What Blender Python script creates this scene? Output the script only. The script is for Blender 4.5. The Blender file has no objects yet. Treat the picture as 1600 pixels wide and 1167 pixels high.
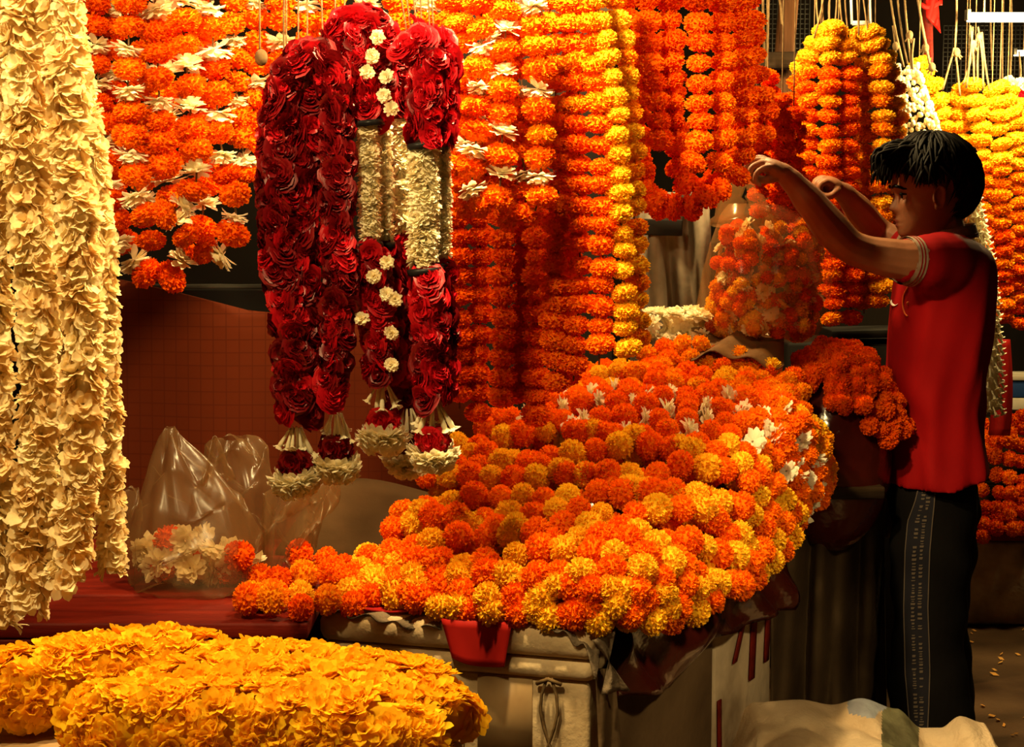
import bpy, math, random
import numpy as np
from mathutils import Vector, Matrix, Quaternion, noise
from mathutils.bvhtree import BVHTree

R = random.Random(11)
scene = bpy.context.scene
COL = scene.collection

# ------------------------------------------------------------------ camera, world, lights, exposure
FPX, CAMZ, PITCH = 2500.0, 1.4, math.atan(248.5 / 2500.0)
cam_d = bpy.data.cameras.new('camera')
cam_d.sensor_width = 36.0
cam_d.lens = 36.0 * FPX / 1600.0
cam_d.clip_start = 0.05
cam = bpy.data.objects.new('camera', cam_d)
COL.objects.link(cam)
cam.location = (0, 0, CAMZ)
cam.rotation_euler = (math.pi / 2 - PITCH, 0, 0)
scene.camera = cam

world = bpy.data.worlds.new('night')
scene.world = world
world.use_nodes = True
world.node_tree.nodes['Background'].inputs[0].default_value = (1.0, 0.55, 0.22, 1)
world.node_tree.nodes['Background'].inputs[1].default_value = 0.006

WARM = (1.0, 0.72, 0.30)


def lamp(name, loc, watt, size=0.05, color=WARM, spot=None, aim=None, blend=0.4):
    d = bpy.data.lights.new(name, 'SPOT' if spot else 'POINT')
    d.energy = watt
    d.color = color
    d.shadow_soft_size = size
    o = bpy.data.objects.new(name, d)
    COL.objects.link(o)
    o.location = loc
    if spot:
        d.spot_size = math.radians(spot)
        d.spot_blend = blend
        o.rotation_euler = (Vector(aim) - Vector(loc)).to_track_quat('-Z', 'Y').to_euler()
    return o


lamp('lamp_light_middle', (-0.02, 2.46, 2.08), 125, 0.045, spot=127, aim=(-0.20, 2.75, 0.80), blend=0.2)
lamp('lamp_light_left', (-1.20, 1.66, 2.30), 84, 0.05, spot=68, aim=(-0.64, 2.2, 1.40), blend=0.5)
lamp('lamp_light_front', (-0.42, 1.60, 2.30), 72, 0.06, spot=86, aim=(-0.33, 2.5, 0.75), blend=0.35)
lamp('lamp_light_heap', (0.15, 4.03, 2.12), 88, 0.05)
lamp('fill_light_heap_left', (-0.13, 2.62, 1.95), 42, 0.04, spot=58, aim=(0.0, 3.05, 0.9), blend=0.5)  # added fill spot, brightens the left back of the heap
lamp('fill_light_bunch', (0.95, 2.60, 2.10), 30, 0.05, spot=56, aim=(0.38, 3.15, 1.55), blend=0.4)  # added spot that lifts the deep orange bunch, no lamp known there
lamp('lamp_light_boy', (0.70, 4.16, 2.15), 34, 0.05)
lamp('fill_light_aisle', (1.0, 1.6, 1.75), 66, 0.06, spot=40, aim=(0.62, 3.1, 0.42), blend=0.8)  # added spot to brighten the sack and the side boxes
lamp('lamp_light_tube', (1.42, 4.58, 1.97), 85, 0.07, (1.0, 0.78, 0.32), spot=150, aim=(1.36, 5.1, 1.55), blend=0.3)
lamp('lamp_light_far_tube', (1.78, 5.25, 1.80), 46, 0.07, (1.0, 0.74, 0.30))

vs = scene.view_settings
vs.view_transform = 'Standard'
vs.look = 'None'
vs.exposure = 0.0
vs.gamma = 1.0
vs.use_curve_mapping = False

# ------------------------------------------------------------------ helpers
_cp, _sp = math.cos(PITCH), math.sin(PITCH)


def P(px, py, Y):
    """world point on the plane y = Y seen at pixel (px, py) of the 1600x1167 photograph"""
    dx = (px - 800.0) / FPX
    dy = -(py - 583.5) / FPX
    d = Vector((dx, _cp + dy * _sp, -_sp + dy * _cp))
    t = Y / d.y
    return Vector((d.x * t, Y, CAMZ + d.z * t))


def ray(px, py):
    a = P(px, py, 1.0)
    o = Vector((0, 0, CAMZ))
    return o, (a - o).normalized()


def smooth(pts, n):
    """Catmull-Rom through pts, n samples per span"""
    p = [Vector(q) for q in pts]
    if len(p) < 3:
        return [p[0].lerp(p[-1], i / n) for i in range(n + 1)]
    q = [p[0] * 2 - p[1]] + p + [p[-1] * 2 - p[-2]]
    out = []
    for i in range(1, len(q) - 2):
        a, b, c, d = q[i - 1], q[i], q[i + 1], q[i + 2]
        for k in range(n):
            t = k / n
            out.append(0.5 * ((2 * b) + (c - a) * t + (2 * a - 5 * b + 4 * c - d) * t * t + (3 * b - a - 3 * c + d) * t ** 3))
    out.append(p[-1])
    return out


def walk(path, step):
    """points and tangents every step metres; step may be a callable of the index"""
    pts = [Vector(p) for p in path]
    seg = [(pts[i + 1] - pts[i]).length for i in range(len(pts) - 1)]
    tot = sum(seg)
    out, s, k = [], 0.0, 0
    while s < tot:
        a, i = s, 0
        while i < len(seg) - 1 and a > seg[i]:
            a -= seg[i]
            i += 1
        u = a / max(seg[i], 1e-9)
        out.append((pts[i].lerp(pts[i + 1], u), (pts[i + 1] - pts[i]).normalized(), s / tot))
        s += step(k) if callable(step) else step
        k += 1
    return out


class MB:
    def __init__(s):
        s.v, s.f, s.m = [], [], []

    def add(s, v, f, m=0):
        o = len(s.v)
        s.v.extend([tuple(x) for x in v])
        s.f.extend([tuple(i + o for i in q) for q in f])
        s.m.extend([m] * len(f))
        return s

    def tube(s, path, r, n=6, caps=True, m=0, flat=None):
        p = [Vector(q) for q in path]
        rr = r if hasattr(r, '__len__') else [r] * len(p)
        t0 = (p[1] - p[0]).normalized()
        ref = Vector((0, 0, 1)) if abs(t0.z) < 0.9 else Vector((1, 0, 0))
        nx = t0.cross(ref).normalized()
        vs_, fs = [], []
        for i, q in enumerate(p):
            t = (p[min(i + 1, len(p) - 1)] - p[max(i - 1, 0)])
            t = t.normalized() if t.length > 1e-9 else t0
            nx = (nx - t * nx.dot(t)).normalized()
            ny = t.cross(nx)
            ra = rr[i]
            rx, ry = (ra if hasattr(ra, '__len__') else (ra, ra))
            for k in range(n):
                a = 2 * math.pi * k / n
                vs_.append(q + nx * (math.cos(a) * rx) + ny * (math.sin(a) * ry))
        for i in range(len(p) - 1):
            for k in range(n):
                a, b = i * n + k, i * n + (k + 1) % n
                fs.append((a, b, b + n, a + n))
        if caps:
            fs.append(tuple(range(n - 1, -1, -1)))
            fs.append(tuple((len(p) - 1) * n + k for k in range(n)))
        return s.add(vs_, fs, m)

    def ellipsoid(s, c, r, nu=16, nv=10, rot=None, m=0):
        c = Vector(c)
        v, f = [], []
        for j in range(nv + 1):
            ph = math.pi * j / nv
            for i in range(nu):
                th = 2 * math.pi * i / nu
                q = Vector((r[0] * math.sin(ph) * math.cos(th), r[1] * math.sin(ph) * math.sin(th), r[2] * math.cos(ph)))
                if rot is not None:
                    q = rot @ q
                v.append(c + q)
        for j in range(nv):
            for i in range(nu):
                a, b = j * nu + i, j * nu + (i + 1) % nu
                f.append((a, a + nu, b + nu, b))
        return s.add(v, f, m)

    def box(s, c, d, rot=None, m=0, bev=0.0):
        c = Vector(c)
        hx, hy, hz = d[0] / 2, d[1] / 2, d[2] / 2
        if bev <= 0:
            pts = [(sx * hx, sy * hy, sz * hz) for sx in (-1, 1) for sy in (-1, 1) for sz in (-1, 1)]
            fs = [(0, 1, 3, 2), (4, 6, 7, 5), (0, 4, 5, 1), (2, 3, 7, 6), (0, 2, 6, 4), (1, 5, 7, 3)]
        else:
            pts, fs, n = [], [], 0
            prof = []
            for cx, cy, a0 in ((hx - bev, hy - bev, 0), (-hx + bev, hy - bev, 90), (-hx + bev, -hy + bev, 180), (hx - bev, -hy + bev, 270)):
                for k in range(4):
                    a = math.radians(a0 + 30 * k)
                    prof.append((cx, cy, math.cos(a), math.sin(a)))
            n = len(prof)
            lev = [(-hz, 0.0), (-hz + bev * 0.3, 0.7), (-hz + bev, 1.0), (hz - bev, 1.0), (hz - bev * 0.3, 0.7), (hz, 0.0)]
            for z, k in lev:
                for (x, y, ca, sa) in prof:
                    pts.append((x + ca * bev * k, y + sa * bev * k, z))
            for j in range(len(lev) - 1):
                for i in range(n):
                    a, b = j * n + i, j * n + (i + 1) % n
                    fs.append((a, b, b + n, a + n))
            fs.append(tuple(range(n - 1, -1, -1)))
            fs.append(tuple((len(lev) - 1) * n + i for i in range(n)))
        if rot is not None:
            pts = [rot @ Vector(q) for q in pts]
        return s.add([c + Vector(q) for q in pts], fs, m)

    def grid(s, fn, nu, nv, m=0, thick=None):
        """fn(u, v) -> point; closed slab when thick (a vector or a length along the grid's normal) is given"""
        v = [[Vector(fn(i / nu, j / nv)) for i in range(nu + 1)] for j in range(nv + 1)]
        flat = [q for row in v for q in row]
        W = nu + 1
        fs = [(j * W + i, j * W + i + 1, (j + 1) * W + i + 1, (j + 1) * W + i) for j in range(nv) for i in range(nu)]
        if thick is None:
            return s.add(flat, fs, m)
        N = len(flat)
        if isinstance(thick, (int, float)):
            back = []
            for j in range(nv + 1):
                for i in range(nu + 1):
                    du = v[j][min(i + 1, nu)] - v[j][max(i - 1, 0)]
                    dv = v[min(j + 1, nv)][i] - v[max(j - 1, 0)][i]
                    nn = du.cross(dv)
                    nn = nn.normalized() if nn.length > 1e-12 else Vector((0, 1, 0))
                    back.append(v[j][i] - nn * thick)
        else:
            back = [q + Vector(thick) for q in flat]
        fs2 = [tuple(N + k for k in reversed(q)) for q in fs]
        rim = []
        loop = [i for i in range(W)] + [j * W + nu for j in range(1, nv + 1)] + [nv * W + i for i in range(nu - 1, -1, -1)] + [j * W for j in range(nv - 1, 0, -1)]
        for a, b in zip(loop, loop[1:] + loop[:1]):
            rim.append((b, a, a + N, b + N))
        return s.add(flat + back, fs + fs2 + rim, m)

    def mesh(s, name, mats, shade=True):
        me = bpy.data.meshes.new(name)
        me.from_pydata(s.v, [], s.f)
        for mm in (mats if isinstance(mats, (list, tuple)) else [mats]):
            me.materials.append(mm)
        if any(s.m):
            me.polygons.foreach_set('material_index', s.m)
        if shade:
            me.polygons.foreach_set('use_smooth', [True] * len(me.polygons))
        me.update()
        return me


def obj(name, mesh, parent=None, loc=None):
    o = bpy.data.objects.new(name, mesh)
    COL.objects.link(o)
    if parent is not None:
        o.parent = parent
        b = parent
        off = Vector((0, 0, 0))
        while b is not None:
            off += b.location
            b = b.parent
        o.location = (Vector(loc) if loc is not None else Vector((0, 0, 0))) - off
    elif loc is not None:
        o.location = loc
    return o


def tag(o, label, cat, group=None, kind=None):
    o['label'] = label
    o['category'] = cat
    if group:
        o['group'] = group
    if kind:
        o['kind'] = kind
    return o


def thing(name, label, cat, loc, group=None):
    o = bpy.data.objects.new(name, None)
    o.empty_display_size = 0.05
    COL.objects.link(o)
    o.location = loc
    return tag(o, label, cat, group)


def struct(o):
    o['kind'] = 'structure'
    return o


def place(name, me, parent, base, pos, axis, size, scale=(1, 1, 1)):
    """a flower of unit radius: local z along axis, random spin; parent has no rotation and sits at base"""
    o = bpy.data.objects.new(name, me)
    COL.objects.link(o)
    o.parent = parent
    q = Vector((0, 0, 1)).rotation_difference(Vector(axis).normalized()) @ Quaternion((0, 0, 1), R.uniform(0, 6.283))
    o.rotation_mode = 'QUATERNION'
    o.rotation_quaternion = q
    o.location = Vector(pos) - base
    o.scale = (size * scale[0], size * scale[1], size * scale[2])
    return o


def rnd_dir():
    while True:
        v = Vector((R.uniform(-1, 1), R.uniform(-1, 1), R.uniform(-1, 1)))
        if 0.05 < v.length < 1:
            return v.normalized()


ORD = ['first', 'second', 'third', 'fourth', 'fifth', 'sixth', 'seventh', 'eighth', 'ninth', 'tenth', 'eleventh', 'twelfth']

# ------------------------------------------------------------------ materials
def mat_nodes(name):
    m = bpy.data.materials.new(name)
    m.use_nodes = True
    nt = m.node_tree
    nt.nodes.clear()
    out = nt.nodes.new('ShaderNodeOutputMaterial')
    return m, nt, out


def petal_mat(name, col, col2=None, transl=0.25, vary=0.25, rough=None):
    m, nt, out = mat_nodes(name)
    N, L = nt.nodes, nt.links
    info = N.new('ShaderNodeObjectInfo')
    tc = N.new('ShaderNodeTexCoord')
    nz = N.new('ShaderNodeTexNoise')
    nz.inputs['Scale'].default_value = 3.0
    L.new(tc.outputs['Object'], nz.inputs['Vector'])
    mix = N.new('ShaderNodeMix')
    mix.data_type = 'RGBA'
    mix.inputs['A'].default_value = (*col, 1)
    mix.inputs['B'].default_value = (*(col2 or tuple(c * 0.6 for c in col)), 1)
    add = N.new('ShaderNodeMath')
    add.operation = 'MULTIPLY_ADD'
    L.new(info.outputs['Random'], add.inputs[0])
    add.inputs[1].default_value = 0.6
    sub = N.new('ShaderNodeMath')
    sub.operation = 'MULTIPLY_ADD'
    L.new(nz.outputs['Fac'], sub.inputs[0])
    sub.inputs[1].default_value = 0.9
    sub.inputs[2].default_value = -0.35
    L.new(sub.outputs[0], add.inputs[2])
    add.use_clamp = True
    L.new(add.outputs[0], mix.inputs['Factor'])
    d = N.new('ShaderNodeBsdfDiffuse')
    t = N.new('ShaderNodeBsdfTranslucent')
    L.new(mix.outputs['Result'], d.inputs['Color'])
    L.new(mix.outputs['Result'], t.inputs['Color'])
    ms = N.new('ShaderNodeMixShader')
    ms.inputs[0].default_value = transl
    L.new(d.outputs[0], ms.inputs[1])
    L.new(t.outputs[0], ms.inputs[2])
    last = ms
    if rough is not None:
        g = N.new('ShaderNodeBsdfGlossy')
        g.inputs['Roughness'].default_value = rough
        g.inputs['Color'].default_value = (1, 0.85, 0.85, 1)
        m2 = N.new('ShaderNodeMixShader')
        m2.inputs[0].default_value = 0.025
        L.new(ms.outputs[0], m2.inputs[1])
        L.new(g.outputs[0], m2.inputs[2])
        last = m2
    L.new(last.outputs[0], out.inputs['Surface'])
    return m


def surf(name, c1, c2=None, scale=8.0, rough=0.7, bump=0.0, bscale=30.0, metal=0.0, spec=0.12, detail=4.0, stretch=(1, 1, 1), contrast=(0.35, 0.65), coat=0.0):
    m, nt, out = mat_nodes(name)
    N, L = nt.nodes, nt.links
    b = N.new('ShaderNodeBsdfPrincipled')
    b.inputs['Roughness'].default_value = rough
    b.inputs['Metallic'].default_value = metal
    b.inputs['Specular IOR Level'].default_value = spec
    b.inputs['Coat Weight'].default_value = coat
    tc = N.new('ShaderNodeTexCoord')
    mp = N.new('ShaderNodeMapping')
    mp.inputs['Scale'].default_value = stretch
    L.new(tc.outputs['Object'], mp.inputs['Vector'])
    nz = N.new('ShaderNodeTexNoise')
    nz.inputs['Scale'].default_value = scale
    nz.inputs['Detail'].default_value = detail
    L.new(mp.outputs[0], nz.inputs['Vector'])
    cr = N.new('ShaderNodeValToRGB')
    cr.color_ramp.elements[0].position, cr.color_ramp.elements[1].position = contrast
    cr.color_ramp.elements[0].color = (*(c2 or c1), 1)
    cr.color_ramp.elements[1].color = (*c1, 1)
    L.new(nz.outputs['Fac'], cr.inputs[0])
    L.new(cr.outputs[0], b.inputs['Base Color'])
    if bump > 0:
        n2 = N.new('ShaderNodeTexNoise')
        n2.inputs['Scale'].default_value = bscale
        n2.inputs['Detail'].default_value = 3.0
        L.new(mp.outputs[0], n2.inputs['Vector'])
        bm = N.new('ShaderNodeBump')
        bm.inputs['Strength'].default_value = bump
        bm.inputs['Distance'].default_value = 0.01
        L.new(n2.outputs['Fac'], bm.inputs['Height'])
        L.new(bm.outputs[0], b.inputs['Normal'])
    L.new(b.outputs[0], out.inputs['Surface'])
    return m


def film(name, tint=(1, 0.9, 0.75), clear=0.55, gloss=0.12, rough=0.18, body=(0.8, 0.72, 0.6)):
    """thin plastic film: partly clear, partly milky, a little gloss"""
    m, nt, out = mat_nodes(name)
    N, L = nt.nodes, nt.links
    tr = N.new('ShaderNodeBsdfTransparent')
    tr.inputs[0].default_value = (*tint, 1)
    d = N.new('ShaderNodeBsdfDiffuse')
    d.inputs[0].default_value = (*body, 1)
    t = N.new('ShaderNodeBsdfTranslucent')
    t.inputs[0].default_value = (*body, 1)
    g = N.new('ShaderNodeBsdfGlossy')
    g.inputs['Roughness'].default_value = rough
    a = N.new('ShaderNodeMixShader')
    a.inputs[0].default_value = 0.5
    L.new(d.outputs[0], a.inputs[1])
    L.new(t.outputs[0], a.inputs[2])
    b = N.new('ShaderNodeMixShader')
    b.inputs[0].default_value = clear
    L.new(a.outputs[0], b.inputs[1])
    L.new(tr.outputs[0], b.inputs[2])
    c = N.new('ShaderNodeMixShader')
    c.inputs[0].default_value = gloss
    L.new(b.outputs[0], c.inputs[1])
    L.new(g.outputs[0], c.inputs[2])
    L.new(c.outputs[0], out.inputs['Surface'])
    return m


def emit(name, col, s):
    m, nt, out = mat_nodes(name)
    e = nt.nodes.new('ShaderNodeEmission')
    e.inputs[0].default_value = (*col, 1)
    e.inputs[1].default_value = s
    nt.links.new(e.outputs[0], out.inputs['Surface'])
    return m


M = {}
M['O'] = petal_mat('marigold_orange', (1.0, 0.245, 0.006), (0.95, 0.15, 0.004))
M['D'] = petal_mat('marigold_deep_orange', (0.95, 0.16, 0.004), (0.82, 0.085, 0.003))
M['A'] = petal_mat('marigold_amber', (1.0, 0.42, 0.01), (0.95, 0.29, 0.007))
M['Y'] = petal_mat('marigold_yellow', (1.0, 0.62, 0.03), (0.95, 0.47, 0.018))
M['W'] = petal_mat('white_petal', (0.98, 0.92, 0.72), (0.95, 0.82, 0.52), transl=0.35)
M['C'] = petal_mat('cream_petal', (0.98, 0.86, 0.55), (0.86, 0.58, 0.22), transl=0.35)
M['G'] = petal_mat('golden_petal', (1.0, 0.66, 0.025), (1.0, 0.50, 0.015), transl=0.35)
M['R'] = petal_mat('red_rose_petal', (0.60, 0.007, 0.016), (0.38, 0.004, 0.008), transl=0.15, rough=0.35)
M['V'] = petal_mat('shade_darkened_rose_petal', (0.22, 0.0022, 0.005), (0.11, 0.0014, 0.003), transl=0.1, rough=0.4)  # deep red, darkened further to put the left garland's shade into the colour
M['bud'] = petal_mat('tuberose_bud', (0.95, 0.88, 0.66), (0.85, 0.72, 0.42), transl=0.2)
M['green'] = surf('calyx_green', (0.05, 0.08, 0.02), (0.03, 0.04, 0.01))
M['twine'] = surf('jute_twine', (0.22, 0.14, 0.065), (0.12, 0.07, 0.03), 60, 0.9)
M['tinsel'] = surf('gold_thread', (0.85, 0.65, 0.35), (0.4, 0.25, 0.1), 200, 0.3, metal=0.8)
M['blackband'] = surf('black_ribbon', (0.012, 0.011, 0.012), rough=0.35)
M['foam'] = surf('dirty_foam', (0.74, 0.57, 0.36), (0.52, 0.36, 0.19), 7, 0.75, 0.25, 60)
M['foam_dirty'] = surf('stained_foam', (0.62, 0.50, 0.36), (0.16, 0.10, 0.055), 6, 0.85, 0.3, 40, contrast=(0.3, 0.6))
M['redpaint'] = surf('red_painted_wood', (0.20, 0.014, 0.006), (0.11, 0.007, 0.004), 5, 0.55, 0.15, 25, stretch=(1, 6, 6))
M['redcloth'] = surf('red_cloth', (0.42, 0.012, 0.008), (0.33, 0.008, 0.006), 9, 0.65)
M['redtarp'] = surf('dark_red_plastic_sheet', (0.085, 0.010, 0.006), (0.05, 0.006, 0.004), 5, 0.16, 0.5, 14, spec=0.6)
M['rust'] = surf('rust_tarp', (0.30, 0.055, 0.014), (0.22, 0.036, 0.010), 2.2, 0.7, 0.1, 20)
M['greycloth'] = surf('grey_brown_cloth', (0.23, 0.17, 0.115), (0.13, 0.09, 0.055), 14, 0.9, 0.3, 120)
M['drape'] = surf('dark_brown_cloth', (0.115, 0.075, 0.042), (0.06, 0.037, 0.02), 6, 0.8, 0.2, 90)
M['greysheet'] = surf('grey_sheet', (0.27, 0.21, 0.15), (0.14, 0.105, 0.07), 5, 0.85, 0.2, 50)
M['sidecloth'] = surf('dull_side_cloth', (0.16, 0.10, 0.052), (0.085, 0.05, 0.026), 5, 0.85, 0.2, 60)
M['woodpost'] = surf('brown_post_wood', (0.11, 0.042, 0.014), (0.055, 0.02, 0.007), 6, 0.7, 0.3, 20, stretch=(6, 6, 0.6))
M['darkwood'] = surf('dark_wood', (0.05, 0.028, 0.013), (0.02, 0.011, 0.006), 6, 0.75, 0.3, 20, stretch=(0.6, 6, 6))
M['blackwood'] = surf('black_board', (0.012, 0.009, 0.007), (0.007, 0.005, 0.004), 6, 0.7)
M['tabletop'] = surf('pale_worn_board', (0.46, 0.30, 0.15), (0.22, 0.12, 0.05), 5, 0.7, 0.2, 30, stretch=(0.5, 4, 4))
M['wall'] = surf('dark_wall', (0.018, 0.012, 0.008), (0.010, 0.007, 0.005), 2, 0.95)
M['floor'] = surf('wet_dark_floor', (0.115, 0.06, 0.028), (0.045, 0.022, 0.010), 2.5, 0.6, 0.4, 25, detail=8)
M['metal'] = surf('dull_metal', (0.10, 0.09, 0.075), (0.05, 0.045, 0.04), 8, 0.45, metal=0.6)
M['sack'] = surf('woven_sack', (0.66, 0.50, 0.33), (0.46, 0.32, 0.19), 6, 0.75, 0.35, 150)
M['bluepatch'] = surf('blue_grey_print', (0.34, 0.36, 0.42), (0.22, 0.22, 0.26), 18, 0.7, 0.2, 120)
M['greenpatch'] = surf('green_grey_print', (0.19, 0.18, 0.10), (0.10, 0.09, 0.05), 18, 0.7, 0.2, 120)
M['skin'] = surf('skin', (0.33, 0.135, 0.062), (0.27, 0.10, 0.045), 12, 0.5, 0.05, 150, spec=0.35)
M['hair'] = surf('black_hair', (0.0045, 0.0024, 0.0013), (0.003, 0.0016, 0.001), 30, 0.6, spec=0.13)
M['shirt'] = surf('red_jersey', (0.31, 0.0035, 0.005), (0.27, 0.003, 0.0045), 8, 0.8, 0.15, 14, spec=0.1)
M['ribknit'] = surf('pale_rib_knit', (0.42, 0.31, 0.23), (0.32, 0.22, 0.15), 90, 0.8)
M['trouser'] = surf('black_trouser', (0.006, 0.005, 0.005), (0.004, 0.003, 0.003), 8, 0.9, 0.2, 20, spec=0.1)
M['navy'] = surf('navy_band', (0.014, 0.013, 0.02), rough=0.8)
M['crate'] = surf('brown_crate_board', (0.085, 0.043, 0.018), (0.05, 0.025, 0.01), 6, 0.9, 0.2, 30, spec=0.05)
M['piping'] = surf('grey_piping', (0.11, 0.085, 0.07), rough=0.8)
M['white'] = surf('white_print', (0.85, 0.82, 0.78), rough=0.6)
M['eyewhite'] = surf('eye_white', (0.55, 0.45, 0.38), rough=0.3)
M['iris'] = surf('dark_iris', (0.012, 0.006, 0.004), rough=0.2)
M['lip'] = surf('lip', (0.25, 0.07, 0.045), rough=0.5)
M['orangethread'] = surf('orange_thread', (0.65, 0.13, 0.03), rough=0.7)
M['film'] = film('bag_film', clear=0.90, gloss=0.04, body=(0.75, 0.45, 0.2))  # orange body colour stands for warm light reflected in clear film
M['milky'] = film('milky_bag_film', clear=0.66, gloss=0.035, rough=0.3, body=(0.28, 0.17, 0.08))
M['tubelight'] = emit('lit_tube', (1.0, 0.86, 0.5), 14.0)
M['paper'] = surf('brown_leaf_paper', (0.20, 0.095, 0.035), (0.11, 0.05, 0.02), 12, 0.7, 0.3, 40)
M['bluepaint'] = surf('blue_paint', (0.02, 0.06, 0.20), (0.015, 0.04, 0.13), 10, 0.5)
M['whitepaint'] = surf('white_paint', (0.62, 0.55, 0.42), (0.45, 0.38, 0.27), 10, 0.6)
M['lemon'] = surf('lemon_skin', (0.80, 0.42, 0.03), (0.65, 0.30, 0.02), 20, 0.4)
M['chili'] = surf('black_charm', (0.02, 0.018, 0.012), rough=0.3)
M['redribbon'] = surf('red_ribbon', (0.55, 0.012, 0.008), rough=0.45)
M['petals_floor'] = petal_mat('fallen_petal', (0.95, 0.28, 0.02), (0.85, 0.6, 0.2))

# ------------------------------------------------------------------ flower meshes (unit radius)
def fib(n, i):
    z = 1 - 2 * (i + 0.5) / n
    a = i * 2.399963
    r = math.sqrt(max(0, 1 - z * z))
    return Vector((r * math.cos(a), r * math.sin(a), z))


def marigold(mat, n, seed, fine=True):
    rr = random.Random(seed)
    mb = MB()
    mb.ellipsoid((0, 0, 0), (0.80, 0.80, 0.80), 12, 8)
    for i in range(n):
        d = fib(n, i) + Vector((rr.uniform(-1, 1), rr.uniform(-1, 1), rr.uniform(-1, 1))) * 0.10
        d.normalize()
        t = d.cross(Vector((rr.uniform(-1, 1), rr.uniform(-1, 1), rr.uniform(-1, 1)))).normalized()
        b = d.cross(t)
        w = 2.5 / math.sqrt(n) * rr.uniform(0.8, 1.2)
        h = rr.uniform(0.93, 1.03)
        lean = rr.uniform(-0.06, 0.14)
        r0 = d * 0.60
        tip = d * h + b * lean
        cup = rr.uniform(-0.06, 0.10)
        if fine:
            mid = d * (0.60 * 0.45 + h * 0.55) + b * lean * 0.3
            v = [r0 - t * w * 0.35, r0 + t * w * 0.35,
                 mid - t * w * 0.62, mid + b * cup, mid + t * w * 0.62,
                 tip - t * w * 0.6 + b * rr.uniform(-0.07, 0.07) - d * rr.uniform(0, 0.07),
                 tip + b * (cup + rr.uniform(-0.06, 0.06)) + d * rr.uniform(-0.02, 0.05),
                 tip + t * w * 0.6 + b * rr.uniform(-0.07, 0.07) - d * rr.uniform(0, 0.07)]
            f = [(0, 1, 3), (0, 3, 2), (1, 4, 3), (2, 3, 6, 5), (3, 4, 7, 6)]
        else:
            v = [r0 - t * w * 0.4, r0 + t * w * 0.4, tip - t * w * 0.65, tip + b * cup + d * 0.04, tip + t * w * 0.65]
            f = [(0, 1, 3), (0, 3, 2), (1, 4, 3)]
        mb.add(v, f)
    return mb.mesh('marigold', mat, shade=False)


def petal_grid(mb, base, out, up, L, W, curl, rr, nl=3, cupc=0.15, tipw=0.75):
    """rounded petal from base along out, bending towards up by curl"""
    side = out.cross(up).normalized()
    v, f = [], []
    prof = {2: [0.4, 1.0, 0.7], 3: [0.35, 0.9, 1.0, 0.6], 4: [0.3, 0.78, 1.0, 1.0, 0.72]}[nl]
    for j in range(nl + 1):
        u = j / nl
        w = W * prof[j]
        lift = cupc * W * (0.4 + u)
        d = -0.14 * L * (1 if j == nl else 0.2 * u)
        for sd, q in ((-1, d), (0, 0.0), (1, d)):
            uu = u + q / L
            v.append(base + out * (L * uu * (1 - 0.25 * abs(curl) * uu)) + up * (curl * L * uu * uu + (lift if sd else 0) + rr.uniform(-0.025, 0.025)) + side * (sd * w))
    for j in range(nl):
        for i in range(2):
            a = j * 3 + i
            f.append((a, a + 1, a + 4, a + 3))
    mb.add(v, f)


def daisy(mat, seed, whorls, L=1.0, W=0.24, nl=2, flat=1.0, calyx=True):
    """a head of rounded petals in whorls [(count, radius, tilt)], axis z"""
    rr = random.Random(seed)
    mb = MB()
    for (n, rad, tilt) in whorls:
        a0 = rr.uniform(0, 6.28)
        for k in range(n):
            a = a0 + 6.283 * k / n + rr.uniform(-0.2, 0.2)
            tl = tilt + rr.uniform(-0.22, 0.22)
            o = Vector((math.cos(a) * math.cos(tl), math.sin(a) * math.cos(tl), math.sin(tl)))
            u = Vector((-math.cos(a) * math.sin(tl), -math.sin(a) * math.sin(tl), math.cos(tl)))
            ln = L * rad * rr.uniform(0.85, 1.12)
            petal_grid(mb, o * 0.10 * L, o, u, ln, W * rr.uniform(0.85, 1.2), rr.uniform(-0.35, 0.25), rr, nl=nl, cupc=rr.uniform(0.05, 0.4))
    return mb.mesh('flower_head', mat, shade=True)


def rose(mat, seed):
    rr = random.Random(seed)
    mb = MB()
    mb.ellipsoid((0, 0, -0.2), (0.3, 0.3, 0.3), 8, 5)
    n = 17
    for k in range(n):
        a = k * 2.39996 + rr.uniform(-0.3, 0.3)
        t = (k + 0.5) / n
        rad = 0.14 + 0.62 * t
        open_ = 0.15 + 1.05 * t
        w = 0.30 + 0.62 * t
        v, f = [], []
        rows, cols = 4, 5
        for j in range(rows):
            u = j / (rows - 1)
            for i in range(cols):
                s = i / (cols - 1) * 2 - 1
                ang = a + s * w / max(rad, 0.25) * (0.55 + 0.45 * math.sin(math.pi * min(u + 0.25, 1) * 0.6))
                rr_ = rad * (0.45 + 0.55 * u) + open_ * 0.22 * u * u + rr.uniform(-0.02, 0.02)
                z = -0.45 + (0.95 - 0.55 * t) * u * (1 - 0.28 * s * s) - open_ * 0.16 * u ** 4
                if j == rows - 1:
                    rr_ += 0.06 + 0.06 * math.sin(3 * s + k)
                    z -= 0.05
                v.append((rr_ * math.cos(ang), rr_ * math.sin(ang), z))
        for j in range(rows - 1):
            for i in range(cols - 1):
                q = j * cols + i
                f.append((q, q + 1, q + cols + 1, q + cols))
        mb.add(v, f)
    return mb.mesh('rose', mat, shade=True)


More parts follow.
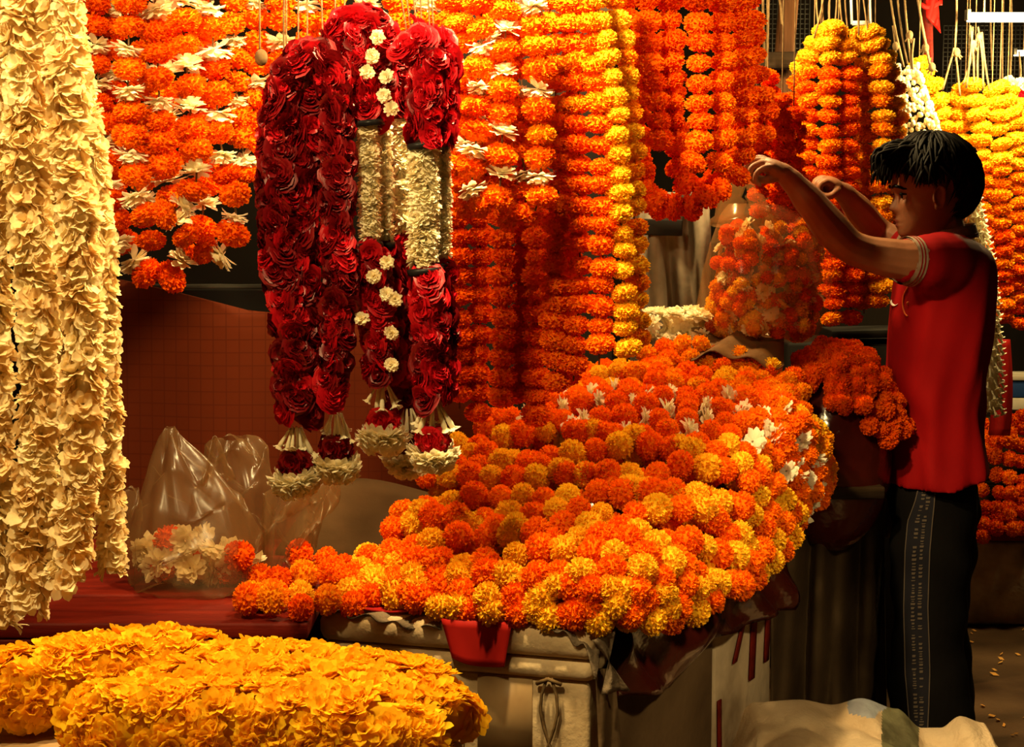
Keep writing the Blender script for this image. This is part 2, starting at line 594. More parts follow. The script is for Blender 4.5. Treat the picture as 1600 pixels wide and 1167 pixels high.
FL = {}
for key in 'ODAY':
    FL[key, 'hi'] = [marigold(M[key], 260, 10 + i) for i in range(4)]
    FL[key, 'mid'] = [marigold(M[key], 170, 30 + i) for i in range(4)]
    FL[key, 'lo'] = [marigold(M[key], 100, 50 + i, False) for i in range(3)]
WH = [(11, 1.0, -0.05), (10, 0.97, 0.3), (9, 0.9, 0.65), (6, 0.75, 1.05)]
for lod in ('hi', 'mid', 'lo'):
    FL['W', lod] = [daisy(M['W'], 70 + i, WH, W=0.25) for i in range(4)]
FL['C', 'hi'] = [daisy(M['C'], 90 + i, [(8, 1.0, 0.0), (7, 0.9, 0.4), (5, 0.7, 0.85)], W=0.30, nl=4) for i in range(5)]
FL['G', 'hi'] = [daisy(M['G'], 110 + i, [(9, 1.0, 0.05), (8, 0.92, 0.45), (6, 0.75, 0.9)], W=0.27, nl=4) for i in range(5)]
FL['R', 'hi'] = [rose(M['R'], 130 + i) for i in range(4)]
FL['V', 'hi'] = [rose(M['V'], 140 + i) for i in range(4)]
FNAME = {'O': 'marigold', 'D': 'marigold', 'A': 'marigold', 'Y': 'marigold', 'W': 'white_flower', 'C': 'white_flower', 'G': 'yellow_flower', 'R': 'rose', 'V': 'rose'}


def fl(key, lod):
    return R.choice(FL.get((key, lod)) or FL[key, 'hi'])


def garland(label, path, size, pattern, lod='mid', squash=0.72, gap=0.92, jit=0.10, group=None, name='marigold_garland', thread_top=None, wthick=0.55, thread=True, tilt=0.25, cat='garland'):
    """one string of heads threaded on a cord; size = head radius in metres"""
    root = thing(name, label, cat, path[-1], group)
    base = Vector(path[-1])
    k = [0]
    seq = []

    def step(i):
        key = pattern(i) if callable(pattern) else pattern[i % len(pattern)]
        nx = pattern(i + 1) if callable(pattern) else pattern[(i + 1) % len(pattern)]
        th = lambda q: size * (wthick if q in 'WC' else squash)
        return (th(key) + th(nx)) * gap
    for i, (p, t, s) in enumerate(walk(path, step)):
        key = pattern(i) if callable(pattern) else pattern[i % len(pattern)]
        ax = (t + rnd_dir() * tilt).normalized()
        sz = size * R.uniform(0.88, 1.10)
        if key in 'WC':
            place(FNAME[key], fl(key, lod), root, base, p + rnd_dir() * size * jit, ax, sz * 0.98, (1, 1, 1.0))
        else:
            place(FNAME[key], fl(key, lod), root, base, p + rnd_dir() * size * jit * 1.5, ax, sz, (1, 1, squash * R.uniform(0.95, 1.12)))
    if thread:
        pp = list(path)
        if thread_top is not None:
            pp = [Vector(thread_top)] + pp
        mb = MB()
        mb.tube([Vector(q) - base for q in pp[:: max(1, len(pp) // 16)] + [pp[-1]]], 0.0016, 4)
        o = bpy.data.objects.new('cord', mb.mesh('cord', M['twine']))
        COL.objects.link(o)
        o.parent = root
    return root


def pxpath(pts, Y, n=8, wob=0.0):
    out = []
    for q in pts:
        y = q[2] if len(q) > 2 else Y
        out.append(P(q[0], q[1], y))
    return smooth(out, n)



# ================================================================== SETTING
mb = MB(); mb.box((0.6, 3.6, -0.03), (7.0, 7.2, 0.06)); struct(obj('floor', mb.mesh('floor', M['floor'], False)))
mb = MB(); mb.box((0.6, 7.0, 1.7), (7.0, 0.08, 3.4)); struct(obj('wall_back', mb.mesh('wall_back', M['wall'], False)))
mb = MB(); mb.box((-2.3, 5.2, 1.7), (0.08, 3.6, 3.4)); struct(obj('wall_left', mb.mesh('wall_left', M['wall'], False)))
mb = MB(); mb.box((-0.98, 4.34, 1.5), (2.5, 0.06, 3.0)); struct(obj('wall_stall', mb.mesh('wall_stall', M['wall'], False)))


def bar(name, a, b, r, mat, label, cat, n=8, bend=0.0, group=None):
    a, b = Vector(a), Vector(b)
    mb = MB()
    pts = [a.lerp(b, i / 8) + Vector((0, 0, -bend * math.sin(math.pi * i / 8))) - a for i in range(9)]
    mb.tube(pts, [r * (1 + 0.06 * math.sin(i * 2.1)) for i in range(9)], n)
    o = obj(name, mb.mesh(name, mat), None, a)
    return tag(o, label, cat, group)


def plank(name, a, b, w, t, mat, label, cat, up=(0, 0, 1)):
    """a board from a to b, w wide (across), t thick (along up)"""
    a, b, up = Vector(a), Vector(b), Vector(up)
    d = (b - a)
    L = d.length
    d.normalize()
    s = up.cross(d).normalized()
    u = d.cross(s)
    rot = Matrix((d, s, u)).transposed()
    mb = MB(); mb.box((0, 0, 0), (L, w, t), rot, bev=min(w, t) * 0.15)
    o = obj(name, mb.mesh(name, mat), None, (a + b) / 2)
    return tag(o, label, cat) if label else o


# wooden post, crossbar and what hangs in the dark gap
plank('wooden_post', P(1238, -70, 4.95), P(1150, 1036, 4.95), 0.055, 0.05, M['woodpost'], 'brown wooden post rising in the dark gap between orange garlands', 'post', up=(0, -1, 0))
plank('wooden_crossbar', P(1150, 96, 4.88), P(1262, 94, 4.88), 0.05, 0.04, M['darkwood'], 'short dark wooden crossbar nailed over the brown post', 'beam', up=(0, -1, 0))
plank('black_board', P(985, 354, 4.16), P(1066, 356, 4.16), 0.042, 0.02, M['blackwood'], 'flat black board end in front of the hanging grey sheet', 'board', up=(0, -1, 0))
bar('red_pole', P(1450, -60, 5.3), P(1450, 110, 5.3), 0.017, M['redpaint'], 'thin red pole with a ribbon tied on, above the small white garland', 'pole')
plank('dark_ledge', P(1290, 520, 4.70), P(1420, 517, 4.70), 0.16, 0.025, M['blackwood'], 'black ledge under the orange garlands behind the boy', 'shelf')
mb = MB(); mb.box((0, 0, 0), (0.5, 0.3, 1.03), bev=0.01)
tag(obj('dark_chest', mb.mesh('dark_chest', M['blackwood']), None, Vector((P(1345, 600, 4.78).x, 4.78, 0.515))), 'black chest in shadow behind the deep orange heap', 'chest')

# wire mesh in the dark gap
def wire_mesh(label, x0, y0, x1, y1, Y, nx, ny):
    a, b = P(x0, y0, Y), P(x1, y1, Y)
    root = thing('wire_mesh', label, 'mesh', (a.x, Y, b.z))
    mb = MB()
    for i in range(nx + 1):
        x = a.x + (b.x - a.x) * i / nx
        mb.tube([(x, Y, a.z), (x, Y, b.z)], 0.0022, 4)
    for j in range(ny + 1):
        z = a.z + (b.z - a.z) * j / ny
        mb.tube([(a.x, Y + 0.004, z), (b.x, Y + 0.004, z)], 0.0022, 4)
    o = obj('wires', mb.mesh('wires', M['metal']), root)
    o['kind'] = 'stuff'
wire_mesh('fine wire mesh in the dark gap beside the brown post', 1165, -40, 1262, 190, 5.7, 14, 30)
wire_mesh('fine wire mesh in the dark under the lit tube', 1475, 40, 1640, 150, 6.2, 24, 16)

# rust coloured tarpaulin behind the bags, rail and dark panel above it
def tarp(u, v):
    px = 120 + 640 * u
    top = 425 + 60 * min(1, u / 0.42) ** 1.2 + 55 * max(0, u - 0.42)
    py = top + (1290 - top) * v
    Y = 3.62 + 0.03 * math.sin(7 * u + 2 * v) + 0.02 * math.sin(15 * u) * (1 - v) - 0.05 * v
    return P(px, py, Y)
m_, nt, out = mat_nodes('rust_tarp_creased')
N_, L_ = nt.nodes, nt.links
b_ = N_.new('ShaderNodeBsdfPrincipled'); b_.inputs['Roughness'].default_value = 0.8; b_.inputs['Specular IOR Level'].default_value = 0.1
tc_ = N_.new('ShaderNodeTexCoord'); br = N_.new('ShaderNodeTexBrick')
br.offset = 0.0; br.inputs['Scale'].default_value = 17.0
br.inputs['Color1'].default_value = (0.12, 0.019, 0.0035, 1); br.inputs['Color2'].default_value = (0.11, 0.017, 0.003, 1); br.inputs['Mortar'].default_value = (0.07, 0.010, 0.002, 1)
br.inputs['Mortar Size'].default_value = 0.022; br.inputs['Brick Width'].default_value = 0.5; br.inputs['Row Height'].default_value = 0.5
mp_ = N_.new('ShaderNodeMapping'); mp_.inputs['Rotation'].default_value = (math.pi / 2, 0, 0)
L_.new(tc_.outputs['Object'], mp_.inputs[0]); L_.new(mp_.outputs[0], br.inputs[0])
nz_ = N_.new('ShaderNodeTexNoise'); nz_.inputs['Scale'].default_value = 2.0
L_.new(tc_.outputs['Object'], nz_.inputs[0])
mx_ = N_.new('ShaderNodeMix'); mx_.data_type = 'RGBA'; mx_.inputs['B'].default_value = (0.095, 0.014, 0.003, 1)
L_.new(nz_.outputs['Fac'], mx_.inputs['Factor']); L_.new(br.outputs['Color'], mx_.inputs['A']); L_.new(mx_.outputs['Result'], b_.inputs['Base Color'])
L_.new(b_.outputs[0], out.inputs[0])
mb = MB(); mb.grid(tarp, 48, 20, thick=0.006)
tag(obj('tarpaulin', mb.mesh('tarpaulin', m_)), 'rust red creased tarpaulin hung behind the plastic bags', 'tarpaulin')
zc = P(360, 452, 3.75).z
bar('shelf_rail', P(215, 449, 3.765), P(470, 449, 3.765), 0.008, M['metal'], 'thin dull metal rail above the rust red tarpaulin', 'rail')
mb = MB(); mb.box((P(330, 450, 3.86).x, 3.86, zc / 2), (0.72, 0.22, zc), bev=0.004)
tag(obj('low_cabinet', mb.mesh('low_cabinet', M['blackwood'])), 'dark cabinet right below the thin metal rail behind the tarpaulin', 'cabinet')

# brown board lying under the rose garland tassels
def slab(u, v):
    a = P(505, 750, 3.42).lerp(P(730, 770, 3.42), u)
    b = P(430, 860, 3.25).lerp(P(640, 890, 3.2), u)
    return a.lerp(b, v) + Vector((0, 0, 0.012 * math.sin(5 * u) * (1 - v)))
mb = MB(); mb.grid(slab, 10, 6, thick=(0, 0, -0.03))
tag(obj('brown_crate_lid', mb.mesh('brown_crate_lid', M['crate'])), 'brown sloping board under the tassels of the rose garlands', 'board')

# red painted plank table
root = thing('plank_table', 'low red painted plank table under the plastic bags', 'table', (-0.75, 3.0, 0.0))
for (y0, y1, dz) in ((2.70, 2.885, 0.0), (2.895, 3.12, 0.004), (3.13, 3.42, 0.0)):
    mb = MB(); mb.box((-0.862, (y0 + y1) / 2, 0.685 + dz), (1.02, y1 - y0, 0.03), bev=0.006)
    obj('plank', mb.mesh('plank', M['redpaint']), root)
mb = MB(); mb.box((-0.862, 2.715, 0.645), (1.0, 0.03, 0.05), bev=0.004); obj('apron', mb.mesh('apron', M['redpaint']), root)
for sx in (-1.30, -0.42):
    for sy in (2.76, 3.36):
        mb = MB(); mb.box((sx, sy, 0.335), (0.05, 0.05, 0.67), bev=0.006); obj('leg', mb.mesh('leg', M['darkwood']), root)

# pale worn table in front for the yellow garlands
root = thing('front_table', 'pale worn table board under the yellow petal garlands', 'table', (-0.45, 1.85, 0.0))
mb = MB(); mb.box((-0.52, 1.845, 0.738), (0.92, 0.55, 0.034), bev=0.008); obj('board', mb.mesh('board', M['tabletop']), root)
for sx in (-0.92, -0.12):
    for sy in (1.62, 2.07):
        mb = MB(); mb.box((sx, sy, 0.36), (0.045, 0.045, 0.72), bev=0.006); obj('leg', mb.mesh('leg', M['darkwood']), root)

# grey sheet hanging behind the clear bag
def gsheet(u, v):
    px = 985 + 125 * u - 12 * v * u
    py = 300 + 780 * v
    Y = 4.22 + 0.035 * math.sin(9 * u + 9 * v + 1.5 * math.sin(12 * v)) + 0.02 * math.sin(21 * u - 15 * v)
    return P(px, py, Y)
mb = MB(); mb.grid(gsheet, 40, 80, thick=0.004)
tag(obj('grey_sheet', mb.mesh('grey_sheet', M['greysheet'])), 'rumpled grey sheet hanging behind the clear bag of flowers', 'sheet')

# dark cloth drape below the deep orange heap
def drape(u, v):
    f = 0.05 * math.sin(13 * u + 1.2 * math.sin(3 * v)) * (0.3 + 0.7 * v) + 0.025 * math.sin(29 * u + 4 * v)
    px = 1205 + 174 * u + 10 * v * (u - 0.2)
    py = 690 + 45 * (1 - u) + (500 - 45 * (1 - u)) * v
    return P(px, py, 3.72 + 0.42 * u - f)
mb = MB(); mb.grid(drape, 60, 30, thick=0.004)
tag(obj('cloth_drape', mb.mesh('cloth_drape', M['drape'])), 'long dark brown cloth draped below the deep orange heap beside the boy', 'cloth')
mb = MB(); mb.grid(lambda u, v: P(1352 + 45 * u, 670 + 170 * v, 4.25 + 0.02 * math.sin(8 * u + 2 * v)), 10, 12, thick=0.004)
tag(obj('pale_cloth', mb.mesh('pale_cloth', M['greysheet'])), 'pale grey cloth strip hanging between the dark drape and the boy', 'cloth')

# ================================================================== BOXES UNDER THE HEAP
fa = Vector((-0.345, 2.84, 0)); fb = Vector((0.138, 2.70, 0))
fd = (fb - fa).normalized(); fn = Vector((-fd.y, fd.x, 0))         # along the front, into the depth
frot = Matrix((fd, fn, Vector((0, 0, 1)))).transposed()
fw, fdep = (fb - fa).length, 0.46
fc = (fa + fb) / 2 + fn * fdep / 2


def foam_box(label, z0, z1, lid=True, mat='foam'):
    root = thing('foam_box', label, 'box', (fc.x, fc.y, z0))
    ztop = z1
    if lid:
        mb = MB(); mb.box((fc.x, fc.y, z1 - 0.0275), (fw + 0.012, fdep + 0.012, 0.055), frot, bev=0.018)
        obj('lid', mb.mesh('lid', M[mat]), root)
        mb = MB(); mb.box((fc.x, fc.y, z1 - 0.055 - 0.020), (fw + 0.006, fdep + 0.006, 0.036), frot, bev=0.014)
        obj('rim', mb.mesh('rim', M[mat]), root)
        ztop = z1 - 0.094
    mb = MB(); mb.box((fc.x, fc.y, (z0 + ztop) / 2), (fw - 0.012, fdep - 0.012, ztop - z0), frot, bev=0.010)
    obj('body', mb.mesh('body', M[mat]), root)
    return root


fb_root = foam_box('yellowed foam box with thick lid below the orange and yellow heap', 0.34, 0.686)
foam_box('lower foam box carrying the lidded one', 0.0, 0.338, False, 'foam_dirty')
# brown tape patch and twine on the front of the lidded box
def on_front(s, z, off):                                       # s along the front from its left end
    q = fa + fd * s - fn * off
    return Vector((q.x, q.y, z))
mb = MB(); mb.box(on_front(0.345, 0.51, -0.004), (0.10, 0.004, 0.16), frot); obj('tape', mb.mesh('tape', surf('brown_tape', (0.42, 0.28, 0.14), (0.34, 0.21, 0.10), 12, 0.4)), fb_root)
mb = MB()
for dx in (-0.004, 0.004):
    mb.tube([on_front(0.428 + dx * (1 + 3 * math.sin(k * 0.9)), 0.598 - 0.03 * k, 0.006) for k in range(9)], 0.003, 5)
mb.tube([on_front(0.405, 0.586, 0.004), on_front(0.428, 0.598, 0.012), on_front(0.45, 0.588, 0.004)], 0.004, 5)
o = obj('twine', mb.mesh('twine', M['twine']), fb_root)
# red cloth flap over the lid
def flap(u, v):
    s = 0.225 + 0.145 * u + 0.03 * v * (0.5 - u)
    if v < 0.5:
        q = fa + fd * s + fn * (0.09 * (1 - v / 0.5))
        return Vector((q.x, q.y, 0.6905 + 0.003 * math.sin(9 * u)))
    w = (v - 0.5) / 0.5
    z = 0.6905 - (0.066 - 0.030 * u * 0 + 0.012 * math.sin(2.5 * u)) * w
    return on_front(s + 0.018 * w * (0.8 - u), z, 0.012 + 0.006 * w + 0.004 * math.sin(7 * u))
mb = MB(); mb.grid(flap, 14, 12, thick=(0, 0.002, -0.002))
tag(obj('red_cloth', mb.mesh('red_cloth', M['redcloth'])), 'red cloth flap hanging over the front of the foam lid', 'cloth')
mb = MB(); mb.grid(lambda u, v: (lambda q: Vector((q.x, q.y, 0.691 + 0.006 * u + 0.002 * math.sin(8 * u))))(fa + fd * (0.045 + 0.14 * u) + fn * (0.006 + 0.12 * v)), 8, 6, thick=(0, 0, -0.003))
tag(obj('red_cloth', mb.mesh('red_cloth', M['redcloth'])), 'small red cloth corner on the left end of the foam lid', 'cloth')
# grey rag along the lid's left and at the corner
def rag1(u, v):
    s = 0.004 + 0.235 * u
    w = v
    q = fa + fd * s + fn * (0.022 * (1 - w)) - fn * (0.010 + 0.006 * math.sin(30 * u)) * w
    return Vector((q.x, q.y, 0.692 + 0.004 * math.sin(25 * u + 5 * v) - (0.006 + 0.022 * u ** 2 * (1 + 0.4 * math.sin(12 * u))) * w))
mb = MB(); mb.grid(rag1, 40, 6, thick=(0, 0.003, -0.003))
tag(obj('grey_rag', mb.mesh('grey_rag', M['greycloth'])), 'grey twisted rag along the left edge of the foam lid', 'rag')
def rag2(u, v):
    s = fw - 0.085 + 0.11 * u
    q0 = fa + fd * min(s, fw + 0.012) + fn * (0.05 * (1 - v) - 0.014)
    if s > fw + 0.012:
        q0 = q0 + fn * (s - fw - 0.012) * 1.2
    drop = (0.012 if u < 0.35 else 0.014 + 0.085 * (u - 0.35)) * v + (0.045 * max(0, u - 0.6) * v)
    return Vector((q0.x, q0.y, 0.698 + 0.006 * math.sin(20 * u + 6 * v) - drop * (1 + 0.25 * math.sin(17 * u))))
mb = MB(); mb.grid(rag2, 24, 10, thick=(0, 0.003, -0.003))
tag(obj('grey_rag', mb.mesh('grey_rag', M['greycloth'])), 'grey netted rag over the right corner of the foam lid', 'rag')
def rag3(u, v):
    a = P(925, 1000, 2.68).lerp(P(985, 1078, 2.70), v)
    b = P(962, 985, 2.70).lerp(P(940, 1085, 2.685), v)
    return a.lerp(b, 1 - u) + Vector((0, -0.006 * math.sin(9 * u + 6 * v), 0))
mb = MB(); mb.grid(rag3, 10, 12, thick=(0, 0.003, 0))
tag(obj('grey_rag', mb.mesh('grey_rag', M['greycloth'])), 'torn grey rag tongue hanging off the foam box corner', 'rag')
def strip(u, v):
    px = 930 + 40 * u - 10 * (1 - v) * u + 8 * v
    return P(px, 1045 + 190 * v, 2.70 + 0.05 * u + 0.008 * math.sin(9 * u + 5 * v))
mb = MB(); mb.grid(strip, 10, 16, thick=(0, 0.003, 0))
tag(obj('grey_cloth_strip', mb.mesh('grey_cloth_strip', M['sidecloth'])), 'narrow cloth strip hanging down the right edge of the foam box', 'cloth')

# two boxes standing along the right side
sa, sb = P(948, 990, 2.80), P(1206, 930, 3.48)
sa.z = sb.z = 0
sd = (sb - sa).normalized(); sn = Vector((-sd.y, sd.x, 0))
srot = Matrix((sd, sn, Vector((0, 0, 1)))).transposed()
SL = (sb - sa).length
def side_box(name, label, s0, s1, z1, mat, stripes=None):
    c = sa + sd * (s0 + s1) / 2 + sn * 0.15
    root = thing(name, label, 'box', (c.x, c.y, 0))
    mb = MB(); mb.box((c.x, c.y, z1 / 2), (s1 - s0, 0.30, z1), srot, bev=0.008)
    obj('body', mb.mesh('body', M[mat]), root)
    for (p0, p1, w) in stripes or ():
        mb = MB()
        a = sa + sd * p0[0] - sn * 0.002; b = sa + sd * p1[0] - sn * 0.002
        mb.grid(lambda u, v: Vector((a.x, a.y, p0[1])).lerp(Vector((b.x, b.y, p1[1])), v) + sd * (w * (u - 0.5)), 2, 8, thick=0.003)
        obj('red_stripe', mb.mesh('red_stripe', M['redpaint']), root)
side_box('side_box', 'box covered in dull cloth right of the foam box', 0.0, SL * 0.60, 0.66, 'sidecloth')
side_box('side_box', 'white box with red stripes behind the white sack', SL * 0.61, SL, 0.68, 'foam_dirty',
         [((SL * 0.87, 0.60), (SL * 0.85, 0.40), 0.030), ((SL * 0.972, 0.60), (SL * 0.955, 0.42), 0.026), ((SL * 0.82, 0.58), (SL * 0.73, 0.46), 0.022), ((SL * 0.632, 0.40), (SL * 0.64, 0.24), 0.018)])
# wrinkled dark red plastic sheet hanging below the heap
def redsheet(u, v):
    s = -0.02 + (SL + 0.02) * u
    zt = 0.74 + 0.015 * math.sin(3 * u)
    low = [0.55, 0.53, 0.515, 0.54, 0.565, 0.55, 0.545, 0.55, 0.535]
    k = u * 8; i = min(7, int(k)); zb = low[i] + (low[i + 1] - low[i]) * (k - i)
    z = zt + (zb - zt) * v
    f = 0.036 + 0.010 * math.sin(9 * u + 6 * v) + 0.012 * math.sin(21 * u - 9 * v + 2 * math.sin(7 * u)) + 0.03 * v * (1 - v)
    q = sa + sd * s - sn * (f + 0.004)
    return Vector((q.x, q.y, z))
mb = MB(); mb.grid(redsheet, 60, 20, thick=0.002)
tag(obj('plastic_sheet', mb.mesh('plastic_sheet', M['redtarp'])), 'dark red glossy plastic sheet hanging below the right side of the heap', 'sheet')

# ================================================================== THE BIG HEAP OF MARIGOLDS
ROWS = [
    [(548, 928, 2.88), (700, 956, 2.78), (850, 968, 2.73), (965, 964, 2.70), (1004, 974, 2.71), (1010, 992, 2.74)],
    [(565, 890, 2.98), (700, 885, 2.87), (850, 885, 2.79), (985, 890, 2.73), (1082, 918, 2.80), (1104, 942, 2.84)],
    [(640, 790, 3.13), (790, 785, 3.05), (940, 785, 2.99), (1085, 795, 2.97), (1180, 858, 3.05), (1208, 892, 3.10)],
    [(730, 690, 3.37), (860, 682, 3.29), (1010, 690, 3.22), (1160, 702, 3.20), (1228, 782, 3.28), (1238, 822, 3.34)],
    [(850, 632, 3.58), (965, 618, 3.50), (1090, 628, 3.44), (1215, 650, 3.42), (1266, 728, 3.46), (1274, 776, 3.52)],
    [(890, 585, 3.76), (985, 578, 3.70), (1110, 592, 3.62), (1225, 620, 3.58), (1280, 690, 3.60), (1290, 760, 3.66)],
]
GRID = [[P(*q) for q in row] for row in ROWS]


def cr(a, b, c, d, t):
    return 0.5 * ((2 * b) + (c - a) * t + (2 * a - 5 * b + 4 * c - d) * t * t + (3 * b - a - 3 * c + d) * t ** 3)


def spl(ps, x):
    n = len(ps) - 1
    i = max(0, min(n - 1, int(x * n)))
    t = x * n - i
    g = lambda k: ps[k] if 0 <= k <= n else (ps[0] * 2 - ps[1] if k < 0 else ps[n] * 2 - ps[n - 1])
    return cr(g(i - 1), g(i), g(i + 1), g(i + 2), t)


def heap(v, u):
    return spl([spl(row, u) for row in GRID], v)


def heap_n(v, u):
    e = 0.01
    du = heap(v, min(1, u + e)) - heap(v, max(0, u - e))
    dv = heap(min(1, v + e), u) - heap(max(0, v - e), u)
    n = du.cross(dv).normalized()
    return n if n.y < 0.6 and (n.z > 0 or n.y < 0) else -n


mb = MB(); mb.grid(lambda u, v: heap(v, 0.86 * u) - heap_n(v, 0.86 * u) * (0.075 + 0.03 * u * u), 24, 24, thick=(-0.03, 0.06, -0.06))
tag(obj('heap_cloth', mb.mesh('heap_cloth', M['redtarp'])), 'dark red sheet bulging underneath the orange and yellow heap', 'sheet')

ORDS = ORD + ['thirteenth', 'fourteenth', 'fifteenth', 'sixteenth', 'seventeenth', 'eighteenth', 'nineteenth', 'twentieth', 'twenty-first', 'twenty-second', 'twenty-third']
PAT_OY = [list('OY'), list('OOY'), list('OYOYO'), list('OY'), list('OOYOY')]
PAT_OW = [list('OOW'), list('OW'), list('OWO')]
nrow = 23
hcount = 0
for layer in (0, 1):
    for r in range(nrow):
        v = (r + 0.5 * layer) / (nrow - 1)
        if v > 1:
            continue
        w_zone = 0.60 < v < 0.84
        pts = []
        u0, u1 = 0.0, (1.0 if layer == 0 else 0.82)
        for k in range(41):
            u = u0 + (u1 - u0) * k / 40
            vv = max(0, min(1, v + 0.020 * math.sin(u * 8 + r * 1.9) + 0.012 * math.sin(u * 17 + r * 2.7) + 0.02 * (u - 0.5) * (R.random() * 0.2)))
            off = 0.006 if layer == 0 else -0.028
            pts.append(heap(vv, u) + heap_n(vv, u) * off)
        sz = 0.0285
        if w_zone:
            pat = PAT_OW[r % 3]
        elif v >= 0.84:
            pat = list('OAOYA') if r % 2 else list('AOOYO')
        else:
            pat = PAT_OY[r % 5]
        off_ = R.randrange(7)
        where = 'lying underneath the top strings' if layer else '%s from the foam box' % ORDS[r]
        if w_zone:
            lab, grp = 'orange marigold string with white flowers on the big heap, ' + where, 'orange and white strings on the big heap'
        elif v >= 0.84:
            lab, grp = 'amber and orange marigold string at the big heap\'s back, ' + where, 'amber strings at the back of the big heap'
        else:
            lab, grp = 'orange and yellow marigold string on the big heap, ' + where, 'orange and yellow strings on the big heap'
        garland(lab, pts, sz, (lambda i, pat=pat, off_=off_: pat[(i + off_) % len(pat)]), 'hi', squash=0.92, gap=0.93, jit=0.17, group=grp, wthick=0.6, tilt=0.35, thread=False)

# tail of the heap spilled on the red table
for i, (pts, y) in enumerate((([(550, 910, 2.93), (490, 895, 2.95), (430, 905, 2.93), (378, 905, 2.95)], 0), ([(545, 945, 2.83), (480, 925, 2.80), (420, 928, 2.78), (375, 930, 2.80)], 0), ([(470, 945, 2.72), (425, 940, 2.72), (378, 940, 2.73)], 0), ([(540, 890, 3.05), (480, 870, 3.05), (430, 880, 3.03)], 0))):
    path = pxpath(pts, 2.9)
    garland('small orange marigold string on the red table, ' + ['longest of four', 'between the longest and the table edge', 'nearest the table edge', 'hindmost of four'][i], path, 0.030, [list('DOA'), list('OAY'), list('DAO'), list('DO')][i], 'hi', squash=0.88, gap=0.9, jit=0.15, group='spilled strings on the red table', thread=False)

# ================================================================== DEEP ORANGE HEAP, AMBER ROLL, WHITE RING
c4 = P(1300, 655, 3.93)
def mound(cx, rad, h, n, key, label, group, size, lod, lift=0.0, turns=1.0):
    """strings coiled over a mound, ring by ring"""
    for k in range(n):
        ph = (k + 0.6) / n * 1.35
        pts = []
        m = 26
        for i in range(m + 1):
            a = math.pi * (0.75 + 1.5 * i / m) + 0.3 * k
            pts.append(Vector((cx.x + rad[0] * math.sin(ph) * math.cos(a), cx.y + rad[1] * math.sin(ph) * math.sin(a), cx.z + h * (math.cos(ph)) + 0.012 * math.sin(5 * a + k))))
        garland(label + ', ' + ORD[k] + ' coil from the top', pts, size, key, lod, squash=0.85, gap=0.86, jit=0.25, group=group, thread=False, tilt=0.5)
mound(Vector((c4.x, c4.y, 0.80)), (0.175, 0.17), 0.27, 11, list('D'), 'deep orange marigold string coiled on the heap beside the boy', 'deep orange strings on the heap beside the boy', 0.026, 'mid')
mb = MB(); mb.ellipsoid((c4.x, c4.y, 0.80), (0.15, 0.145, 0.235), 20, 12)
tag(obj('heap_cloth', mb.mesh('heap_cloth', M['redtarp'])), 'dark bundle inside the deep orange heap beside the boy', 'sheet')
plank('heap_shelf', (c4.x - 0.35, c4.y + 0.03, 0.735), (c4.x + 0.09, c4.y + 0.06, 0.735), 0.40, 0.03, M['darkwood'], 'dark board carrying the deep orange heap beside the boy', 'board')
for i, pts in enumerate(([(1010, 560, 3.86), (1060, 545, 3.88), (1130, 560, 3.84), (1200, 580, 3.80), (1250, 612, 3.76)], [(1000, 590, 3.78), (1070, 565, 3.82), (1140, 580, 3.78), (1215, 610, 3.72), (1250, 650, 3.68)], [(1020, 570, 3.84), (1090, 552, 3.88), (1170, 568, 3.84), (1240, 595, 3.80)], [(1180, 600, 3.74), (1235, 630, 3.70), (1262, 680, 3.66), (1270, 730, 3.66)])):
    garland('amber and orange marigold string lying below the white ring, ' + ['topmost', 'frontmost', 'hindmost', 'at the right end'][i], pxpath(pts, 3.8), 0.031, [list('AOA'), list('AAO'), list('OAAY'), list('AO')][i], 'hi', squash=0.85, gap=0.85, jit=0.2, group='amber strings below the white ring', thread=False)
rc = P(1072, 520, 4.02)
root = thing('white_ring_garland', 'white flower ring lying at the back of the heap behind the clear bag', 'garland', rc)
for k in range(64):
    a = k * 2.39996
    b = R.uniform(0, 6.283)
    q = rc + Vector((math.cos(a) * (0.085 + 0.028 * math.cos(b)), math.sin(a) * (0.085 + 0.028 * math.cos(b)), 0.02 + 0.028 * math.sin(b)))
    place('white_flower', fl('W', 'mid'), root, rc, q, Vector((math.cos(a) * math.cos(b), math.sin(a) * math.cos(b), math.sin(b) + 0.2)), 0.024)
mb = MB(); mb.grid(lambda u, v: P(1080 + 145 * u, 512 + 40 * v + 16 * u + 6 * math.sin(7 * u + 2 * v), 3.93 - 0.14 * v) + Vector((0, 0, 0.01 * math.sin(14 * u + 5 * v))), 20, 8, thick=(0, 0, -0.003))
tag(obj('leaf_wrapper', mb.mesh('leaf_wrapper', M['paper'])), 'brown crumpled leaf wrapper lying under the clear bag', 'wrapper')

# ================================================================== HANGING GARLANDS
def rail(name, a, b, label):
    bar(name, a, b, 0.018, M['woodpost'], label, 'pole')
rail('bamboo_pole', P(-150, -160, 2.42), P(520, -160, 2.62), 'bamboo pole above the white garlands')
rail('bamboo_pole', P(330, -160, 2.86), P(1010, -160, 2.90), 'bamboo pole above the rose and orange garlands')
rail('bamboo_pole', P(900, -160, 3.2), P(1260, -160, 3.75), 'bamboo pole above the deep orange bunch')
rail('bamboo_pole', P(1200, -110, 4.45), P(1720, -110, 4.95), 'bamboo pole above the bright yellow bunch')


def up(q, z=None, dx=0.0):
    q = Vector(q)
    return Vector((q.x + dx, q.y, z if z else CAMZ + (335 + 150) / 2500 * q.y))


